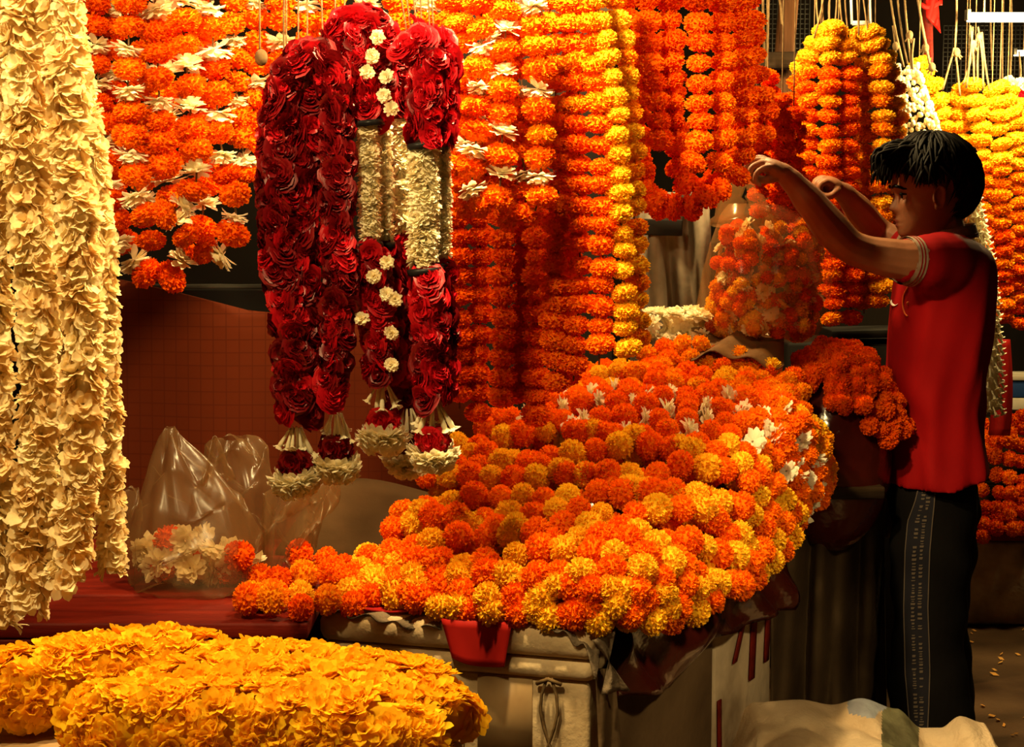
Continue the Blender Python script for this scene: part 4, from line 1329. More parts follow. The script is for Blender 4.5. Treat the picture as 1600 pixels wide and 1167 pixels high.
# ================================================================== RIGHT BACKGROUND
mb = MB(); a = P(1562, 985, 5.35)
root = thing('stone_crate', 'dirty white block under the far orange heap right of the boy', 'crate', (a.x, 5.5, 0))
mb.box((a.x + 0.03, 5.52, 0.15), (0.30, 0.34, 0.29), bev=0.012); obj('body', mb.mesh('body', M['foam_dirty']), root)
mb = MB(); mb.box((a.x + 0.03, 5.52, 0.315), (0.33, 0.36, 0.035), bev=0.006); obj('red_rim', mb.mesh('red_rim', M['redpaint']), root)
for k in range(9):
    pts = []
    for i in range(13):
        u = i / 12
        pts.append(P(1515 + 110 * u, 655 + 22 * k + 7 * math.sin(5 * u + k), 5.52 - 0.025 * k + 0.06 * abs(u - 0.5)))
    garland('deep orange marigold string on the far heap right of the boy, %s from the top' % ORD[k], pts, 0.029, list('DO') if k % 3 else list('D'), 'mid', squash=0.9, gap=0.9, jit=0.2, thread=False, tilt=0.5)
c = P(1572, 745, 5.72)
mb = MB(); mb.box((c.x + 0.02, 5.72, 0.50), (0.30, 0.20, 0.33), bev=0.03); tag(obj('heap_support', mb.mesh('heap_support', M['darkwood'])), 'dark box hidden behind the far orange heap', 'box')
c = P(1590, 605, 5.9)
root = thing('blue_box', 'blue box with white rim behind the far orange heap', 'box', c)
mb = MB(); mb.box(c, (0.16, 0.14, 0.065), bev=0.006); obj('body', mb.mesh('body', M['bluepaint']), root)
mb = MB(); mb.box(c + Vector((0, 0, 0.042)), (0.175, 0.155, 0.02), bev=0.004); obj('rim', mb.mesh('rim', M['whitepaint']), root)
mb = MB(); mb.box(c + Vector((0, 0, -0.055)), (0.16, 0.14, 0.045), bev=0.004); obj('base_panel', mb.mesh('base_panel', M['whitepaint']), root)
mb = MB(); mb.grid(lambda u, v: P(1548 + 26 * u + 4 * math.sin(3 * v), 530 + 150 * v, 5.40 + 0.03 * math.sin(6 * u + 2 * v)), 8, 14, thick=0.01)
tag(obj('red_cloth', mb.mesh('red_cloth', M['redcloth'])), 'red cloth hanging right of the tuberose garland', 'cloth')

# lit tube lamps
def tube_lamp(label, x0, x1, y, Y, r):
    a, b = P(x0, y, Y), P(x1, y, Y)
    root = thing('tube_lamp', label, 'lamp', (a + b) / 2)
    mb = MB(); mb.tube([a, b], r, 12); obj('tube', mb.mesh('tube', M['tubelight']), root)
    for q in (a, b):
        mb = MB(); mb.box(q + Vector((0, 0, r * 0.5)), (0.012, 0.03, r * 2.2), bev=0.002); obj('end_cap', mb.mesh('end_cap', M['metal']), root)
    for q in (a.lerp(b, 0.2), a.lerp(b, 0.85)):
        mb = MB(); mb.tube([q + Vector((0, 0, r * 0.5)), q + Vector((0, 0, 0.35))], 0.003, 5); obj('cord', mb.mesh('cord', M['twine']), root)
tube_lamp('bright fluorescent tube lamp at the top right above the yellow bunch', 1512, 1640, 27, 4.75, 0.014)
tube_lamp('smaller lit tube lamp farther back at the right picture edge', 1585, 1660, 83, 5.6, 0.010)

# white hanging frame, ribbon, charm, loose cords
root = thing('hanging_frame', 'small white wire frame hanging over the orange bunch', 'frame', P(1345, 40, 4.5))
mb = MB()
q = [P(1329, -30, 4.5), P(1331, 37, 4.5), P(1361, 39, 4.5), P(1358, -30, 4.5)]
mb.tube(q, 0.004, 6); obj('wire', mb.mesh('wire', M['white']), root)
mb = MB(); mb.box(P(1346, 36, 4.5), (0.05, 0.006, 0.012)); obj('foot_bar', mb.mesh('foot_bar', M['white']), root)
root = thing('red_ribbon', 'red ribbon tied around the thin red pole', 'ribbon', P(1452, 50, 5.25))
mb = MB(); mb.grid(lambda u, v: P(1447 + 16 * u + 7 * v * u, -10 + 62 * v - 25 * (1 - u) * v, 5.26 + 0.01 * math.sin(6 * u + 4 * v)), 6, 8, thick=0.003); obj('tail', mb.mesh('tail', M['redribbon']), root)
mb = MB(); mb.grid(lambda u, v: P(1440 + 32 * u, 4 + 8 * v + 4 * math.sin(5 * u), 5.255), 8, 3, thick=0.004); obj('knot', mb.mesh('knot', M['redribbon']), root)
root = thing('lemon_charm', 'hanging charm of black rings and one lemon beside the post', 'charm', P(1171, 60, 4.7))
base = root.location.copy()
mb = MB(); mb.ellipsoid(P(1171, 60, 4.7), (0.014, 0.014, 0.017), 12, 8); obj('lemon', mb.mesh('lemon', M['lemon']), root)
for k in range(5):
    mb = MB(); c = P(1173, 30 + 6 * k, 4.7)
    mb.tube([c + Vector((0.024 * math.cos(a), 0.024 * math.sin(a), 0.004 * math.sin(2 * a + k))) for a in [i * 6.2832 / 12 for i in range(13)]], 0.005, 6); obj('ring', mb.mesh('ring', M['chili']), root)
mb = MB(); mb.tube([P(1172, -60, 4.7), P(1172, 0, 4.7), P(1172, 60, 4.7)], 0.002, 5); obj('cord', mb.mesh('cord', M['twine']), root)


def cords(label, lines, Y, r=0.0032, knots=()):
    root = thing('jute_cords', label, 'cord', P(lines[0][1][0], lines[0][1][1], Y))
    for (a, b) in lines:
        mb = MB(); mid = ((a[0] + b[0]) / 2 + R.uniform(-3, 3), (a[1] + b[1]) / 2)
        mb.tube(smooth([P(a[0], a[1], Y), P(mid[0], mid[1], Y + R.uniform(-0.01, 0.01)), P(b[0], b[1], Y)], 4), r, 5)
        obj('cord', mb.mesh('cord', M['twine']), root)
    for (x, y) in knots:
        mb = MB()
        mb.ellipsoid(P(x, y, Y), (0.011, 0.010, 0.014), 8, 6)
        for k in range(4):
            a = R.uniform(0, 6.28)
            mb.tube([P(x, y, Y), P(x + 9 * math.cos(a), y + 9 * abs(math.sin(a)) + 4, Y)], 0.0025, 4)
        obj('knot', mb.mesh('knot', M['twine']), root)
cords('jute cords with knots holding the bead garland above the boy', [((1388, -30), (1412, 105)), ((1400, -30), (1418, 100)), ((1412, -20), (1424, 108)), ((1428, -30), (1455, 110)), ((1428, 60), (1426, 108)), ((1432, -20), (1452, 100)), ((1395, 40), (1398, 100))], 4.7, knots=[(1400, 72), (1421, 55), (1446, 75), (1456, 105)])
cords('jute cords splayed over the glowing yellow bunch', [((1494, -30), (1492, 75)), ((1491, 75), (1473, 140)), ((1492, 75), (1500, 150)), ((1516, 40), (1522, 135)), ((1520, 42), (1510, 138)), ((1528, 42), (1536, 140)), ((1530, 55), (1528, 140)), ((1534, 50), (1546, 142)), ((1526, 60), (1505, 132))], 4.80, knots=[(1495, 82), (1521, 70), (1530, 58)])
cords('jute cords holding the bunch over the boy\'s hands', [((1300, -30), (1296, 48)), ((1306, -40), (1304, 46)), ((1276, -30), (1280, 52)), ((1283, -30), (1286, 46)), ((1312, -30), (1318, 52)), ((1338, -30), (1342, 55)), ((1345, -30), (1356, 52)), ((1290, -30), (1272, 60)), ((1320, -40), (1326, 60))], 4.38, 0.0026)
cords('loose jute cords hanging in the dark gap by the post', [((1185, -30), (1186, 85)), ((1192, -30), (1194, 88)), ((1200, -30), (1196, 145)), ((1210, -30), (1222, 38)), ((1163, -30), (1180, 75)), ((1197, 90), (1200, 142))], 4.8, 0.004, knots=[(1201, 142)])
cords('thin cords with a dried bloom hanging left of the dark roses', [((404, -60), (406, 88)), ((448, -60), (444, 90))], 2.6, 0.0016, knots=[(408, 90)])
cords('thin cords hanging at the top right picture corner', [((1568, -20), (1566, 130)), ((1580, -10), (1578, 125)), ((1592, 80), (1594, 135)), ((1548, -20), (1550, 110))], 5.2, 0.003)

# petals on the floor
mb = MB(); rr = random.Random(5)
for i in range(260):
    x, y = rr.uniform(0.9, 2.1), rr.uniform(3.5, 5.3)
    a = rr.uniform(0, 6.28); s = rr.uniform(0.006, 0.016)
    d = Vector((math.cos(a), math.sin(a), 0)); e = Vector((-d.y, d.x, 0))
    c = Vector((x, y, 0.003))
    mb.add([c - d * s, c - e * s * 0.5 + Vector((0, 0, 0.005)), c + d * s + Vector((0, 0, 0.006)), c + e * s * 0.5], [(0, 1, 2, 3)])
o = obj('fallen_petals', mb.mesh('fallen_petals', M['petals_floor'])); tag(o, 'scattered orange petals fallen on the dark floor', 'petals', kind='stuff')

# ================================================================== THE BOY
def remesh(mb, voxel, name, mats, smooth_it=4, fac=0.5):
    me = mb.mesh('tmp', mats)
    o = bpy.data.objects.new('tmp', me)
    COL.objects.link(o)
    md = o.modifiers.new('r', 'REMESH'); md.mode = 'VOXEL'; md.voxel_size = voxel; md.use_smooth_shade = True
    if smooth_it:
        sm = o.modifiers.new('s', 'SMOOTH'); sm.iterations = smooth_it; sm.factor = fac
    dg = bpy.context.evaluated_depsgraph_get()
    out = bpy.data.meshes.new_from_object(o.evaluated_get(dg), depsgraph=dg)
    out.name = name
    bpy.data.objects.remove(o)
    bpy.data.meshes.remove(me)
    out.materials.clear()
    for m in (mats if isinstance(mats, (list, tuple)) else [mats]):
        out.materials.append(m)
    out.polygons.foreach_set('use_smooth', [True] * len(out.polygons))
    return out


BY = 4.0
boy_base = Vector((P(1455, 900, BY).x, BY, 0.0))


def limb(mb, pts, sub_=6, n=14):
    """pts: [(px, py, Y, radius | (ra, rb))] smooth tube with dome ends"""
    path = smooth([P(*q[:3]) for q in pts], sub_)
    rr = []
    for i in range(len(path)):
        t = i / sub_
        k = min(len(pts) - 2, int(t)); f = t - k
        f = f * f * (3 - 2 * f)
        a, b = pts[k][3], pts[k + 1][3]
        rr.append(a + (b - a) * f)
    t0 = (path[0] - path[1]).normalized(); t1 = (path[-1] - path[-2]).normalized()
    dome = [(0.55, 0.84), (0.9, 0.45), (1.0, 0.12)]
    path = [path[0] + t0 * rr[0] * a for a, b in reversed(dome)] + path + [path[-1] + t1 * rr[-1] * a for a, b in dome]
    rr = [rr[0] * b for a, b in reversed(dome)] + rr + [rr[-1] * b for a, b in dome]
    mb.tube(path, rr, n)


def head_grid(mb):
    PR = [(222, 1446, 1472, .020), (228, 1430, 1486, .040), (238, 1413, 1499, .056), (252, 1402, 1509, .067), (270, 1396.5, 1515, .073), (286, 1394.5, 1516, .0755), (296, 1394.5, 1515, .0755), (304, 1399, 1514, .0745), (316, 1400, 1509, .0725), (328, 1400.5, 1502, .068), (340, 1401, 1494, .063), (350, 1402, 1487, .058), (360, 1404, 1478, .051), (368, 1408, 1466, .041), (374, 1415, 1456, .028), (378, 1426, 1446, .012)]
    nth, sub_ = 72, 5
    zs = []
    for i in range(len(PR) - 1):
        for k in range(sub_):
            f = k / sub_
            a = PR[max(0, i - 1)]; b = PR[i]; c = PR[i + 1]; d = PR[min(len(PR) - 1, i + 2)]
            zs.append(tuple(cr(a[j], b[j], c[j], d[j], f) for j in range(4)))
    zs.append(PR[-1])
    g = lambda x, s: math.exp(-(x / s) ** 2)
    v, f = [], []
    for (py, xf, xb, w) in zs:
        cx = xf * 0.42 + xb * 0.58
        for k in range(nth):
            th = 2 * math.pi * k / nth
            c, s = math.cos(th), math.sin(th)
            e = 0.86
            cc = math.copysign(abs(c) ** e, c); ss = math.copysign(abs(s) ** e, s)
            side = w * ss
            front = cc > 0
            x = cx - (cx - xf) * cc if front else cx + (xb - cx) * (-cc)
            if front:
                # nose, brow, sockets, lips, chin, cheeks (pixels of forward relief)
                nz_len = max(0.0, min(1.0, (py - 298) / 29.0)) if py <= 327 else max(0.0, 1 - (py - 327) / 9.0)
                x -= 12.5 * nz_len * g(side, 0.0075 + 0.008 * max(0, min(1, (py - 310) / 18)))
                x -= 2.5 * g(py - 294, 5) * g(abs(side) - 0.022, 0.018)
                x += 5.5 * g(py - 306, 6.5) * g(abs(side) - 0.031, 0.013)
                x -= 3.6 * g(py - 344.5, 3.4) * g(side, 0.019)
                x -= 3.8 * g(py - 352.5, 3.2) * g(side, 0.017)
                x += 1.8 * g(py - 348.5, 1.4) * g(side, 0.022)
                x -= 2.5 * g(py - 366, 6) * g(side, 0.02)
                x -= 2.0 * g(py - 322, 9) * g(abs(side) - 0.042, 0.016)
            v.append(P(x, py, BY) + Vector((0, side, 0)))
    nr = len(zs)
    for j in range(nr - 1):
        for k in range(nth):
            a, b = j * nth + k, j * nth + (k + 1) % nth
            f.append((a, b, b + nth, a + nth))
    f.append(tuple(range(nth))[::-1]); f.append(tuple((nr - 1) * nth + k for k in range(nth)))
    mb.add(v, f)


def make_boy():
    root = thing('person', 'boy in a red polo shirt and black striped track trousers holding up a bag', 'person', boy_base)
    # ---------------- body: one continuous surface
    mb = MB()
    head_grid(mb)
    limb(mb, [(1470, 335, 4.0, .046), (1478, 365, 4.0, .049), (1482, 400, 4.0, .056), (1478, 440, 4.0, .085)])
    limb(mb, [(1475, 430, 4.0, .088), (1466, 560, 4.0, .085), (1462, 700, 4.0, .084), (1460, 770, 4.0, .080)])
    # ear on the near side
    ec = (1468, 308)
    ypos = BY - 0.077
    rim = []
    for i in range(11):
        a = math.radians(205 - 27 * i)
        rim.append((ec[0] + 1 - 9.5 * math.cos(a) * -1 * (1.0 if i < 7 else 0.75), ec[1] - 17 * math.sin(a), ypos - 0.012, 0.0042))
    limb(mb, rim, 2, 8)
    mb.ellipsoid(P(ec[0] + 1, ec[1] + 1, ypos - 0.003), (0.013, 0.009, 0.024), 12, 8)
    mb.ellipsoid(P(ec[0] - 4, ec[1] + 15, ypos - 0.008), (0.007, 0.006, 0.009), 10, 6)
    mb.ellipsoid(P(ec[0] + 1, ec[1] + 1, BY + 0.078), (0.014, 0.012, 0.028), 12, 8)
    # shoulders and arms
    limb(mb, [(1480, 415, 4.0, .06), (1470, 412, 3.88, .060), (1440, 408, 3.81, .054), (1395, 404, 3.79, .047), (1350, 394, 3.785, .041), (1326, 383, 3.785, .040), (1300, 358, 3.79, .043), (1268, 318, 3.80, .037), (1240, 286, 3.80, .028), (1224, 270, 3.80, .0235)])
    limb(mb, [(1480, 415, 4.0, .06), (1470, 412, 4.12, .060), (1445, 400, 4.2, .052), (1395, 378, 4.26, .044), (1368, 360, 4.27, .040), (1345, 332, 4.22, .038), (1322, 305, 4.17, .028), (1310, 296, 4.15, .023)])
    # near hand: palm, four fingers, thumb (the back of the hand up, the fingers curled down round the bag's ear)
    mb.ellipsoid(P(1208, 264, 3.80), (0.036, 0.034, 0.020), 14, 10, Matrix.Rotation(math.radians(30), 3, 'Y'))
    limb(mb, [(1226, 271, 3.80, .023), (1212, 264, 3.80, .021), (1198, 257, 3.80, .018)], 4)
    for (dy, k0, k1, k2, k3, r) in ((-0.033, (1197, 262), (1184, 269), (1180, 281), (1187, 289), .0074), (-0.0125, (1194, 255), (1176, 261), (1171, 274), (1179, 284), .0082), (0.0085, (1192, 251), (1171, 254), (1164, 266), (1170, 277), .0084), (0.029, (1194, 249), (1176, 248), (1163, 254), (1160, 264), .0080)):
        limb(mb, [(1208, 262, 3.80 + dy * 0.75, r * 1.05), (*k0, 3.80 + dy, r * 1.18), (*k1, 3.80 + dy, r), (*k2, 3.80 + dy * 0.92, r * 0.9), (*k3, 3.80 + dy * 0.85, r * 0.8)], 4, 10)
    limb(mb, [(1217, 274, 3.80, .014), (1205, 279, 3.79, .0115), (1192, 281, 3.79, .0095), (1178, 275, 3.80, .0085), (1170, 270, 3.81, .0075)], 4, 10)
    # far hand
    mb.ellipsoid(P(1298, 289, 4.14), (0.036, 0.028, 0.022), 14, 10, Matrix.Rotation(math.radians(20), 3, 'Y'))
    for (dy, k0, k1, k2, k3, r) in ((-0.026, (1290, 284), (1281, 291), (1286, 303), (1297, 306), .0085), (-0.009, (1287, 280), (1275, 287), (1279, 301), (1291, 306), .0088), (0.009, (1287, 279), (1274, 284), (1276, 298), (1288, 304), .0088), (0.025, (1290, 280), (1279, 284), (1279, 296), (1289, 302), .008)):
        limb(mb, [(1302, 289, 4.14 + dy * 0.7, r * 1.1), (*k0, 4.14 + dy, r * 1.12), (*k1, 4.14 + dy, r), (*k2, 4.14 + dy * 0.9, r * 0.9), (*k3, 4.14 + dy * 0.8, r * 0.8)], 4, 10)
    limb(mb, [(1307, 298, 4.12, .013), (1298, 306, 4.11, .010), (1287, 306, 4.11, .0088), (1280, 302, 4.115, .0078)], 4, 10)
    # legs and feet
    for (hx, kx, ax, Y) in ((1452, 1450, 1455, 3.915), (1468, 1462, 1466, 4.085)):
        zf = lambda z, Y=Y: 583.5 + FPX * math.tan(math.atan((CAMZ - z) / Y) - PITCH)
        limb(mb, [(hx + 4, 800, Y + (4.0 - Y) * 0.35, .070), (hx, 860, Y, .064), (kx, zf(0.42), Y, .050), (kx + 4, zf(0.28), Y, .050), (ax, zf(0.09), Y, .033)])
        limb(mb, [(ax + 10, zf(0.038), Y, .030), (ax - 25, zf(0.045), Y, .034), (ax - 75, zf(0.028), Y, .030), (ax - 110, zf(0.018), Y, .018)])
    body = remesh(mb, 0.0031, 'body', [M['skin'], M['lip']], 2, 0.5)
    for p in body.polygons:
        c = p.center
        if c.z > 1.2 and abs(c.y - BY) < 0.019:
            q = c
            px = 800 + FPX * c.x / (c.y * _cp - (c.z - CAMZ) * _sp)
            py = 583.5 - FPX * ((c.z - CAMZ) * _cp + c.y * _sp) / (c.y * _cp - (c.z - CAMZ) * _sp)
            if px < 1403.5 and 343 < py < 356:
                p.material_index = 1
    obj('body', body, root)
    bvh_body = BVHTree.FromPolygons([v.co.copy() for v in body.vertices], [tuple(p.vertices) for p in body.polygons])

    # ---------------- shirt
    SH = [(373, 1456, 1516, .056), (382, 1446, 1530, .088), (393, 1429, 1539, .135), (410, 1412, 1545, .168), (432, 1404, 1547, .176), (470, 1398, 1547, .172), (520, 1393, 1543, .165), (570, 1390, 1535, .158), (610, 1388, 1529, .154), (650, 1386.5, 1529, .155), (700, 1384, 1533, .172), (735, 1383, 1536, .190), (750, 1384, 1535, .194)]
    mb = MB()
    v, f = [], []
    n = 64
    rows = []
    for i in range(len(SH) - 1):
        for k in range(4):
            t = k / 4
            a = SH[max(0, i - 1)]; b = SH[i]; c = SH[i + 1]; d = SH[min(len(SH) - 1, i + 2)]
            rows.append(tuple(cr(a[j], b[j], c[j], d[j], t) for j in range(4)))
    rows.append(SH[-1])
    for ri, (py, xl, xr, w) in enumerate(rows):
        lo = ri / (len(rows) - 1)
        for k in range(n):
            th = 2 * math.pi * k / n
            c, s = math.cos(th), math.sin(th)
            cx, hx = (xl + xr) / 2, (xr - xl) / 2
            e = 0.82
            x = cx - hx * math.copysign(abs(c) ** e, c)
            y = w * math.copysign(abs(s) ** e, s)
            fold = 0.006 * lo * math.sin(7 * th + 5 * lo) + 0.004 * math.sin(13 * th - 9 * lo) * lo + 0.006 * math.sin(9 * lo * 3 + 4 * th) * math.exp(-((lo - 0.7) / 0.12) ** 2)
            hem = -22 * max(0, (x - 1460) / 75) * max(0, (lo - 0.8) / 0.2)
            v.append(P(x, py + hem, BY) + Vector((fold * -c, y + fold * s, 0)))
    for j in range(len(rows) - 1):
        for k in range(n):
            a, b = j * n + k, j * n + (k + 1) % n
            f.append((a, b, b + n, a + n))
    for j, fl_ in ((0, True), (len(rows) - 1, False)):
        cen = sum((v[j * n + k] for k in range(n)), Vector()) / n
        v.append(cen)
        for k in range(n):
            a, b = j * n + k, j * n + (k + 1) % n
            f.append((len(v) - 1, b, a) if fl_ else (len(v) - 1, a, b))
    mb.add(v, f)
    limb(mb, [(1490, 420, 3.93, .085), (1470, 415, 3.87, .083), (1448, 411, 3.825, .070), (1424, 408.5, 3.805, .0585)], 5, 24)
    limb(mb, [(1490, 420, 4.07, .085), (1470, 413, 4.12, .080), (1445, 402, 4.19, .068), (1420, 390, 4.225, .060)], 5, 24)
    shirt = remesh(mb, 0.006, 'shirt', [M['shirt']], 3, 0.5)
    so = obj('shirt', shirt, root)
    bvh = BVHTree.FromPolygons([q.co.copy() for q in shirt.vertices], [tuple(p.vertices) for p in shirt.polygons])
    # cuffs: ribbed band with two stripes
    def ring(name, a, b, ra, rb, mat, parent, th=0.004):
        m2 = MB()
        m2.tube([Vector(a).lerp(Vector(b), t) for t in (0, 0.5, 1)], [ra, (ra + rb) / 2, rb], 28, caps=False)
        m2.tube([Vector(b).lerp(Vector(a), t) for t in (0, 0.5, 1)], [rb - th, (ra + rb) / 2 - th, ra - th], 28, caps=False)
        nn = 28
        o0 = len(m2.v) // 2
        return obj(name, m2.mesh(name, mat), parent)
    for (x, y, Y, dx, dyp, dY) in ((1412, 407, 3.797, 14, 1.5, 0.010), (1408, 384, 4.238, 14, 6, -0.014)):
        a, b = P(x, y, Y), P(x + dx, y + dyp, Y + dY)
        cf = ring('cuff', a, b, 0.0575, 0.0605, M['ribknit'], so)
        for t in (0.30, 0.62):
            m2 = MB(); c0 = a.lerp(b, t); c1 = a.lerp(b, t + 0.12); r0 = 0.0575 + 0.003 * t + 0.0008
            m2.tube([c0, c1], [r0, r0 + 0.0004], 28, caps=False)
            obj('cuff_stripe', m2.mesh('cuff_stripe', M['shirt']), root)
    # collar: standing at the back, folded, with stripes
    def collar_pt(a, v, lift=0.0):
        # a from 0 (front) round the near side to pi (back) and on
        cx, hx = 1487, 31
        py = 362 - 13 * (0.5 - 0.5 * math.cos(a)) + 20 * v
        x = cx - hx * math.cos(a) * (1 + 0.16 * v)
        return P(x, py, BY) + Vector((0, -math.sin(a) * (0.061 + 0.016 * v + lift), 0)) + Vector(((-math.cos(a)) * lift, 0, 0))
    m2 = MB(); m2.grid(lambda u, v: collar_pt(0.25 + (2 * math.pi - 0.5) * u, v, 0.003), 48, 6, thick=0.004)
    co = obj('collar', m2.mesh('collar', M['ribknit']), root)
    for v0 in (0.70, 0.90):
        m2 = MB(); m2.tube([collar_pt(0.3 + (2 * math.pi - 0.6) * i / 40, v0, 0.0075) for i in range(41)], 0.0016, 5)
        obj('collar_stripe', m2.mesh('collar_stripe', M['shirt']), co)
    # small white hook mark and orange crest line on the chest
    def on(px, py, off, tree=bvh):
        o_, d_ = ray(px, py)
        h = tree.ray_cast(o_, d_)
        return (h[0] + h[1] * off) if h[0] is not None else P(px, py, 3.84)
    m2 = MB()
    arc = [on(1393.5, 469, .0015), on(1393.8, 473, .0015), on(1396, 476.5, .0015), on(1399.5, 477.5, .0015), on(1404, 474.5, .0015)]
    m2.tube(smooth(arc, 3), [0.0008, 0.0018, 0.0026, 0.0030, 0.0032, 0.0034, 0.0034, 0.003, 0.0026, 0.002, 0.0014, 0.0009, 0.0006][:len(smooth(arc, 3))], 6)
    obj('chest_mark', m2.mesh('chest_mark', M['white']), so)
    m2 = MB(); m2.tube(smooth([on(1420, 448, .002), on(1413, 462, .002), on(1412, 478, .002), on(1415, 490, .002), on(1419, 494, .002)], 3), 0.0022, 5)
    obj('crest_edge', m2.mesh('crest_edge', M['orangethread']), so)
    m2 = MB(); m2.ellipsoid(on(1419, 474, .001), (0.004, 0.003, 0.005), 8, 6); obj('crest', m2.mesh('crest', M['orangethread']), so)

    # ---------------- trousers
    mb = MB()
    limb(mb, [(1459, 758, 4.0, .112), (1459, 800, 4.0, .112)], 4, 28)
    LEGS = {}
    for key, pts in (('near', [(1457, 770, 3.945, .106), (1456, 850, 3.93, .101), (1452, 920, 3.925, .092), (1451, 1000, 3.925, .090), (1452, 1080, 3.925, .099), (1454, 1150, 3.925, .109), (1454, 1195, 3.925, .112)]),
                     ('far', [(1463, 770, 4.055, .106), (1464, 850, 4.07, .098), (1462, 920, 4.08, .088), (1461, 1000, 4.08, .086), (1464, 1080, 4.08, .093), (1468, 1150, 4.08, .104), (1470, 1185, 4.08, .108)])):
        limb(mb, [(*q[:3], q[3]) for q in pts], 5, 28)
    mb2 = remesh(mb, 0.007, 'trousers', [M['trouser']], 2, 0.5)
    # cut the dome ends: keep only what is above the ankle
    for vx in mb2.vertices:
        if vx.co.z < 0.035:
            vx.co.z = 0.035
        q = vx.co
        q.x += 0.004 * math.sin(q.z * 23 + q.y * 30) + 0.003 * math.sin(q.z * 51)
    tr = obj('trousers', mb2, root)
    bt = BVHTree.FromPolygons([q.co.copy() for q in mb2.vertices], [tuple(p.vertices) for p in mb2.polygons])
    L1 = [(1437, 757), (1430, 785), (1419, 815), (1415, 860), (1413, 950), (1415, 1050), (1420, 1110), (1424, 1150), (1426, 1180)]
    L2 = [(1461, 757), (1460, 785), (1457, 815), (1453, 860), (1450, 950), (1453, 1050), (1451, 1110), (1449, 1150), (1448, 1180)]
    def inter(L, y):
        for (a, b) in zip(L, L[1:]):
            if a[1] <= y <= b[1]:
                return a[0] + (b[0] - a[0]) * (y - a[1]) / (b[1] - a[1])
        return L[-1][0]
    m2 = MB(); m2.grid(lambda u, v: on(inter(L1, 757 + 415 * v) + (inter(L2, 757 + 415 * v) - inter(L1, 757 + 415 * v)) * u, 757 + 415 * v, .0012, bt), 6, 50)
    band = obj('side_band', m2.mesh('side_band', M['navy']), tr)
    for L in (L1, L2):
        m2 = MB(); m2.tube([on(inter(L, 757 + 8 * i), 757 + 8 * i, .002, bt) for i in range(52)], 0.0017, 5)
        obj('piping', m2.mesh('piping', M['piping']), tr)
    m2 = MB()
    rr = random.Random(2)
    for frac in (0.38, 0.66):
        y = 762.0
        while y < 1165:
            h = rr.uniform(2.0, 6.5)
            if rr.random() < 0.82:
                w = rr.uniform(2.0, 3.6)
                x = inter(L1, y) + (inter(L2, y) - inter(L1, y)) * frac
                q = [on(x - w, y, .003, bt), on(x + w, y, .003, bt), on(x + w * rr.uniform(0.3, 1), y + h * 0.6, .003, bt), on(x - w, y + h * 0.6, .003, bt)]
                m2.add(q, [(0, 1, 2, 3)])
            y += h + 0.8
    o = obj('band_print', m2.mesh('band_print', M['piping']), tr); o['kind'] = 'stuff'

    # ---------------- face details
    ex, ey = 1408.5, 306
    for sgn in (-1, 1):
        c = P(ex + 1.5, ey, BY) + Vector((0, sgn * 0.030, 0))
        m2 = MB(); m2.ellipsoid(c, (0.0115, 0.0125, 0.0095), 14, 10)
        eo = obj('eye', m2.mesh('eye', M['eyewhite']), root)
        m2 = MB(); m2.ellipsoid(c + Vector((-0.0085, sgn * 0.003, -0.0015)), (0.004, 0.0055, 0.0055), 10, 8); obj('iris', m2.mesh('iris', M['iris']), eo)
        m2 = MB()
        lid = [c + Vector((-0.0125 * math.cos(a), sgn * 0.0145 * math.sin(a), 0.0038)) for a in [math.radians(-60 + 15 * i) for i in range(11)]]
        m2.tube(lid, [0.0012 + 0.0025 * math.sin(math.pi * i / 10) for i in range(11)], 6); obj('eyelid', m2.mesh('eyelid', M['hair']), eo)
        brow = []
        for i in range(9):
            s = (0.010 + 0.042 * i / 8)
            yy = 293.5 - 2.5 * math.sin(math.pi * min(1, i / 6)) + (2 if i > 6 else 0)
            o_ = P(1340, yy, BY) + Vector((0, sgn * s, 0))
            h = bvh_body.ray_cast(o_, Vector((1, 0, 0)))
            brow.append((h[0] + Vector((-0.001, 0, 0))) if h[0] is not None else o_)
        m2 = MB(); m2.tube(brow, [0.0015 + 0.0028 * math.sin(math.pi * (0.15 + 0.8 * i / 8)) for i in range(9)], 6); obj('eyebrow', m2.mesh('eyebrow', M['hair']), root)

    # ---------------- hair: cap and locks
    hc = P(1457, 284, BY)
    s_ = 4.0 / FPX
    rx_f, rx_b, rz, ry = 62 * s_, 63 * s_, 66 * s_, 0.079
    def scalp(th, ph, off=0.0):
        # th 0 = front, pi = back, +pi/2 near side; ph 0 = crown, pi/2 = level of the hair centre
        ax = rx_f if math.cos(th) > 0 else rx_b
        d = Vector((-math.sin(ph) * math.cos(th) * ax, -math.sin(ph) * math.sin(th) * ry, math.cos(ph) * rz))
        k = 1 + off / d.length
        return hc + d * k
    def hairline(th):
        a = abs((th + math.pi) % (2 * math.pi) - math.pi)         # 0 front .. pi back
        pts = [(0, 1.30), (0.55, 1.38), (0.95, 1.48), (1.20, 1.66), (1.45, 1.60), (1.62, 1.36), (1.85, 1.52), (2.1, 2.05), (2.5, 2.38), (3.15, 2.42)]
        for (p, q) in zip(pts, pts[1:]):
            if p[0] <= a <= q[0]:
                return p[1] + (q[1] - p[1]) * (a - p[0]) / (q[0] - p[0])
        return 2.4
    mb = MB()
    v, f = [], []
    nt_, np_ = 64, 18
    for j in range(np_ + 1):
        for i in range(nt_):
            th = 2 * math.pi * i / nt_
            v.append(scalp(th, 0.02 + (hairline(th) - 0.02) * j / np_, 0.011 - 0.006 * (j / np_) ** 3))
    for j in range(np_):
        for i in range(nt_):
            a, b = j * nt_ + i, j * nt_ + (i + 1) % nt_
            f.append((a, a + nt_, b + nt_, b))
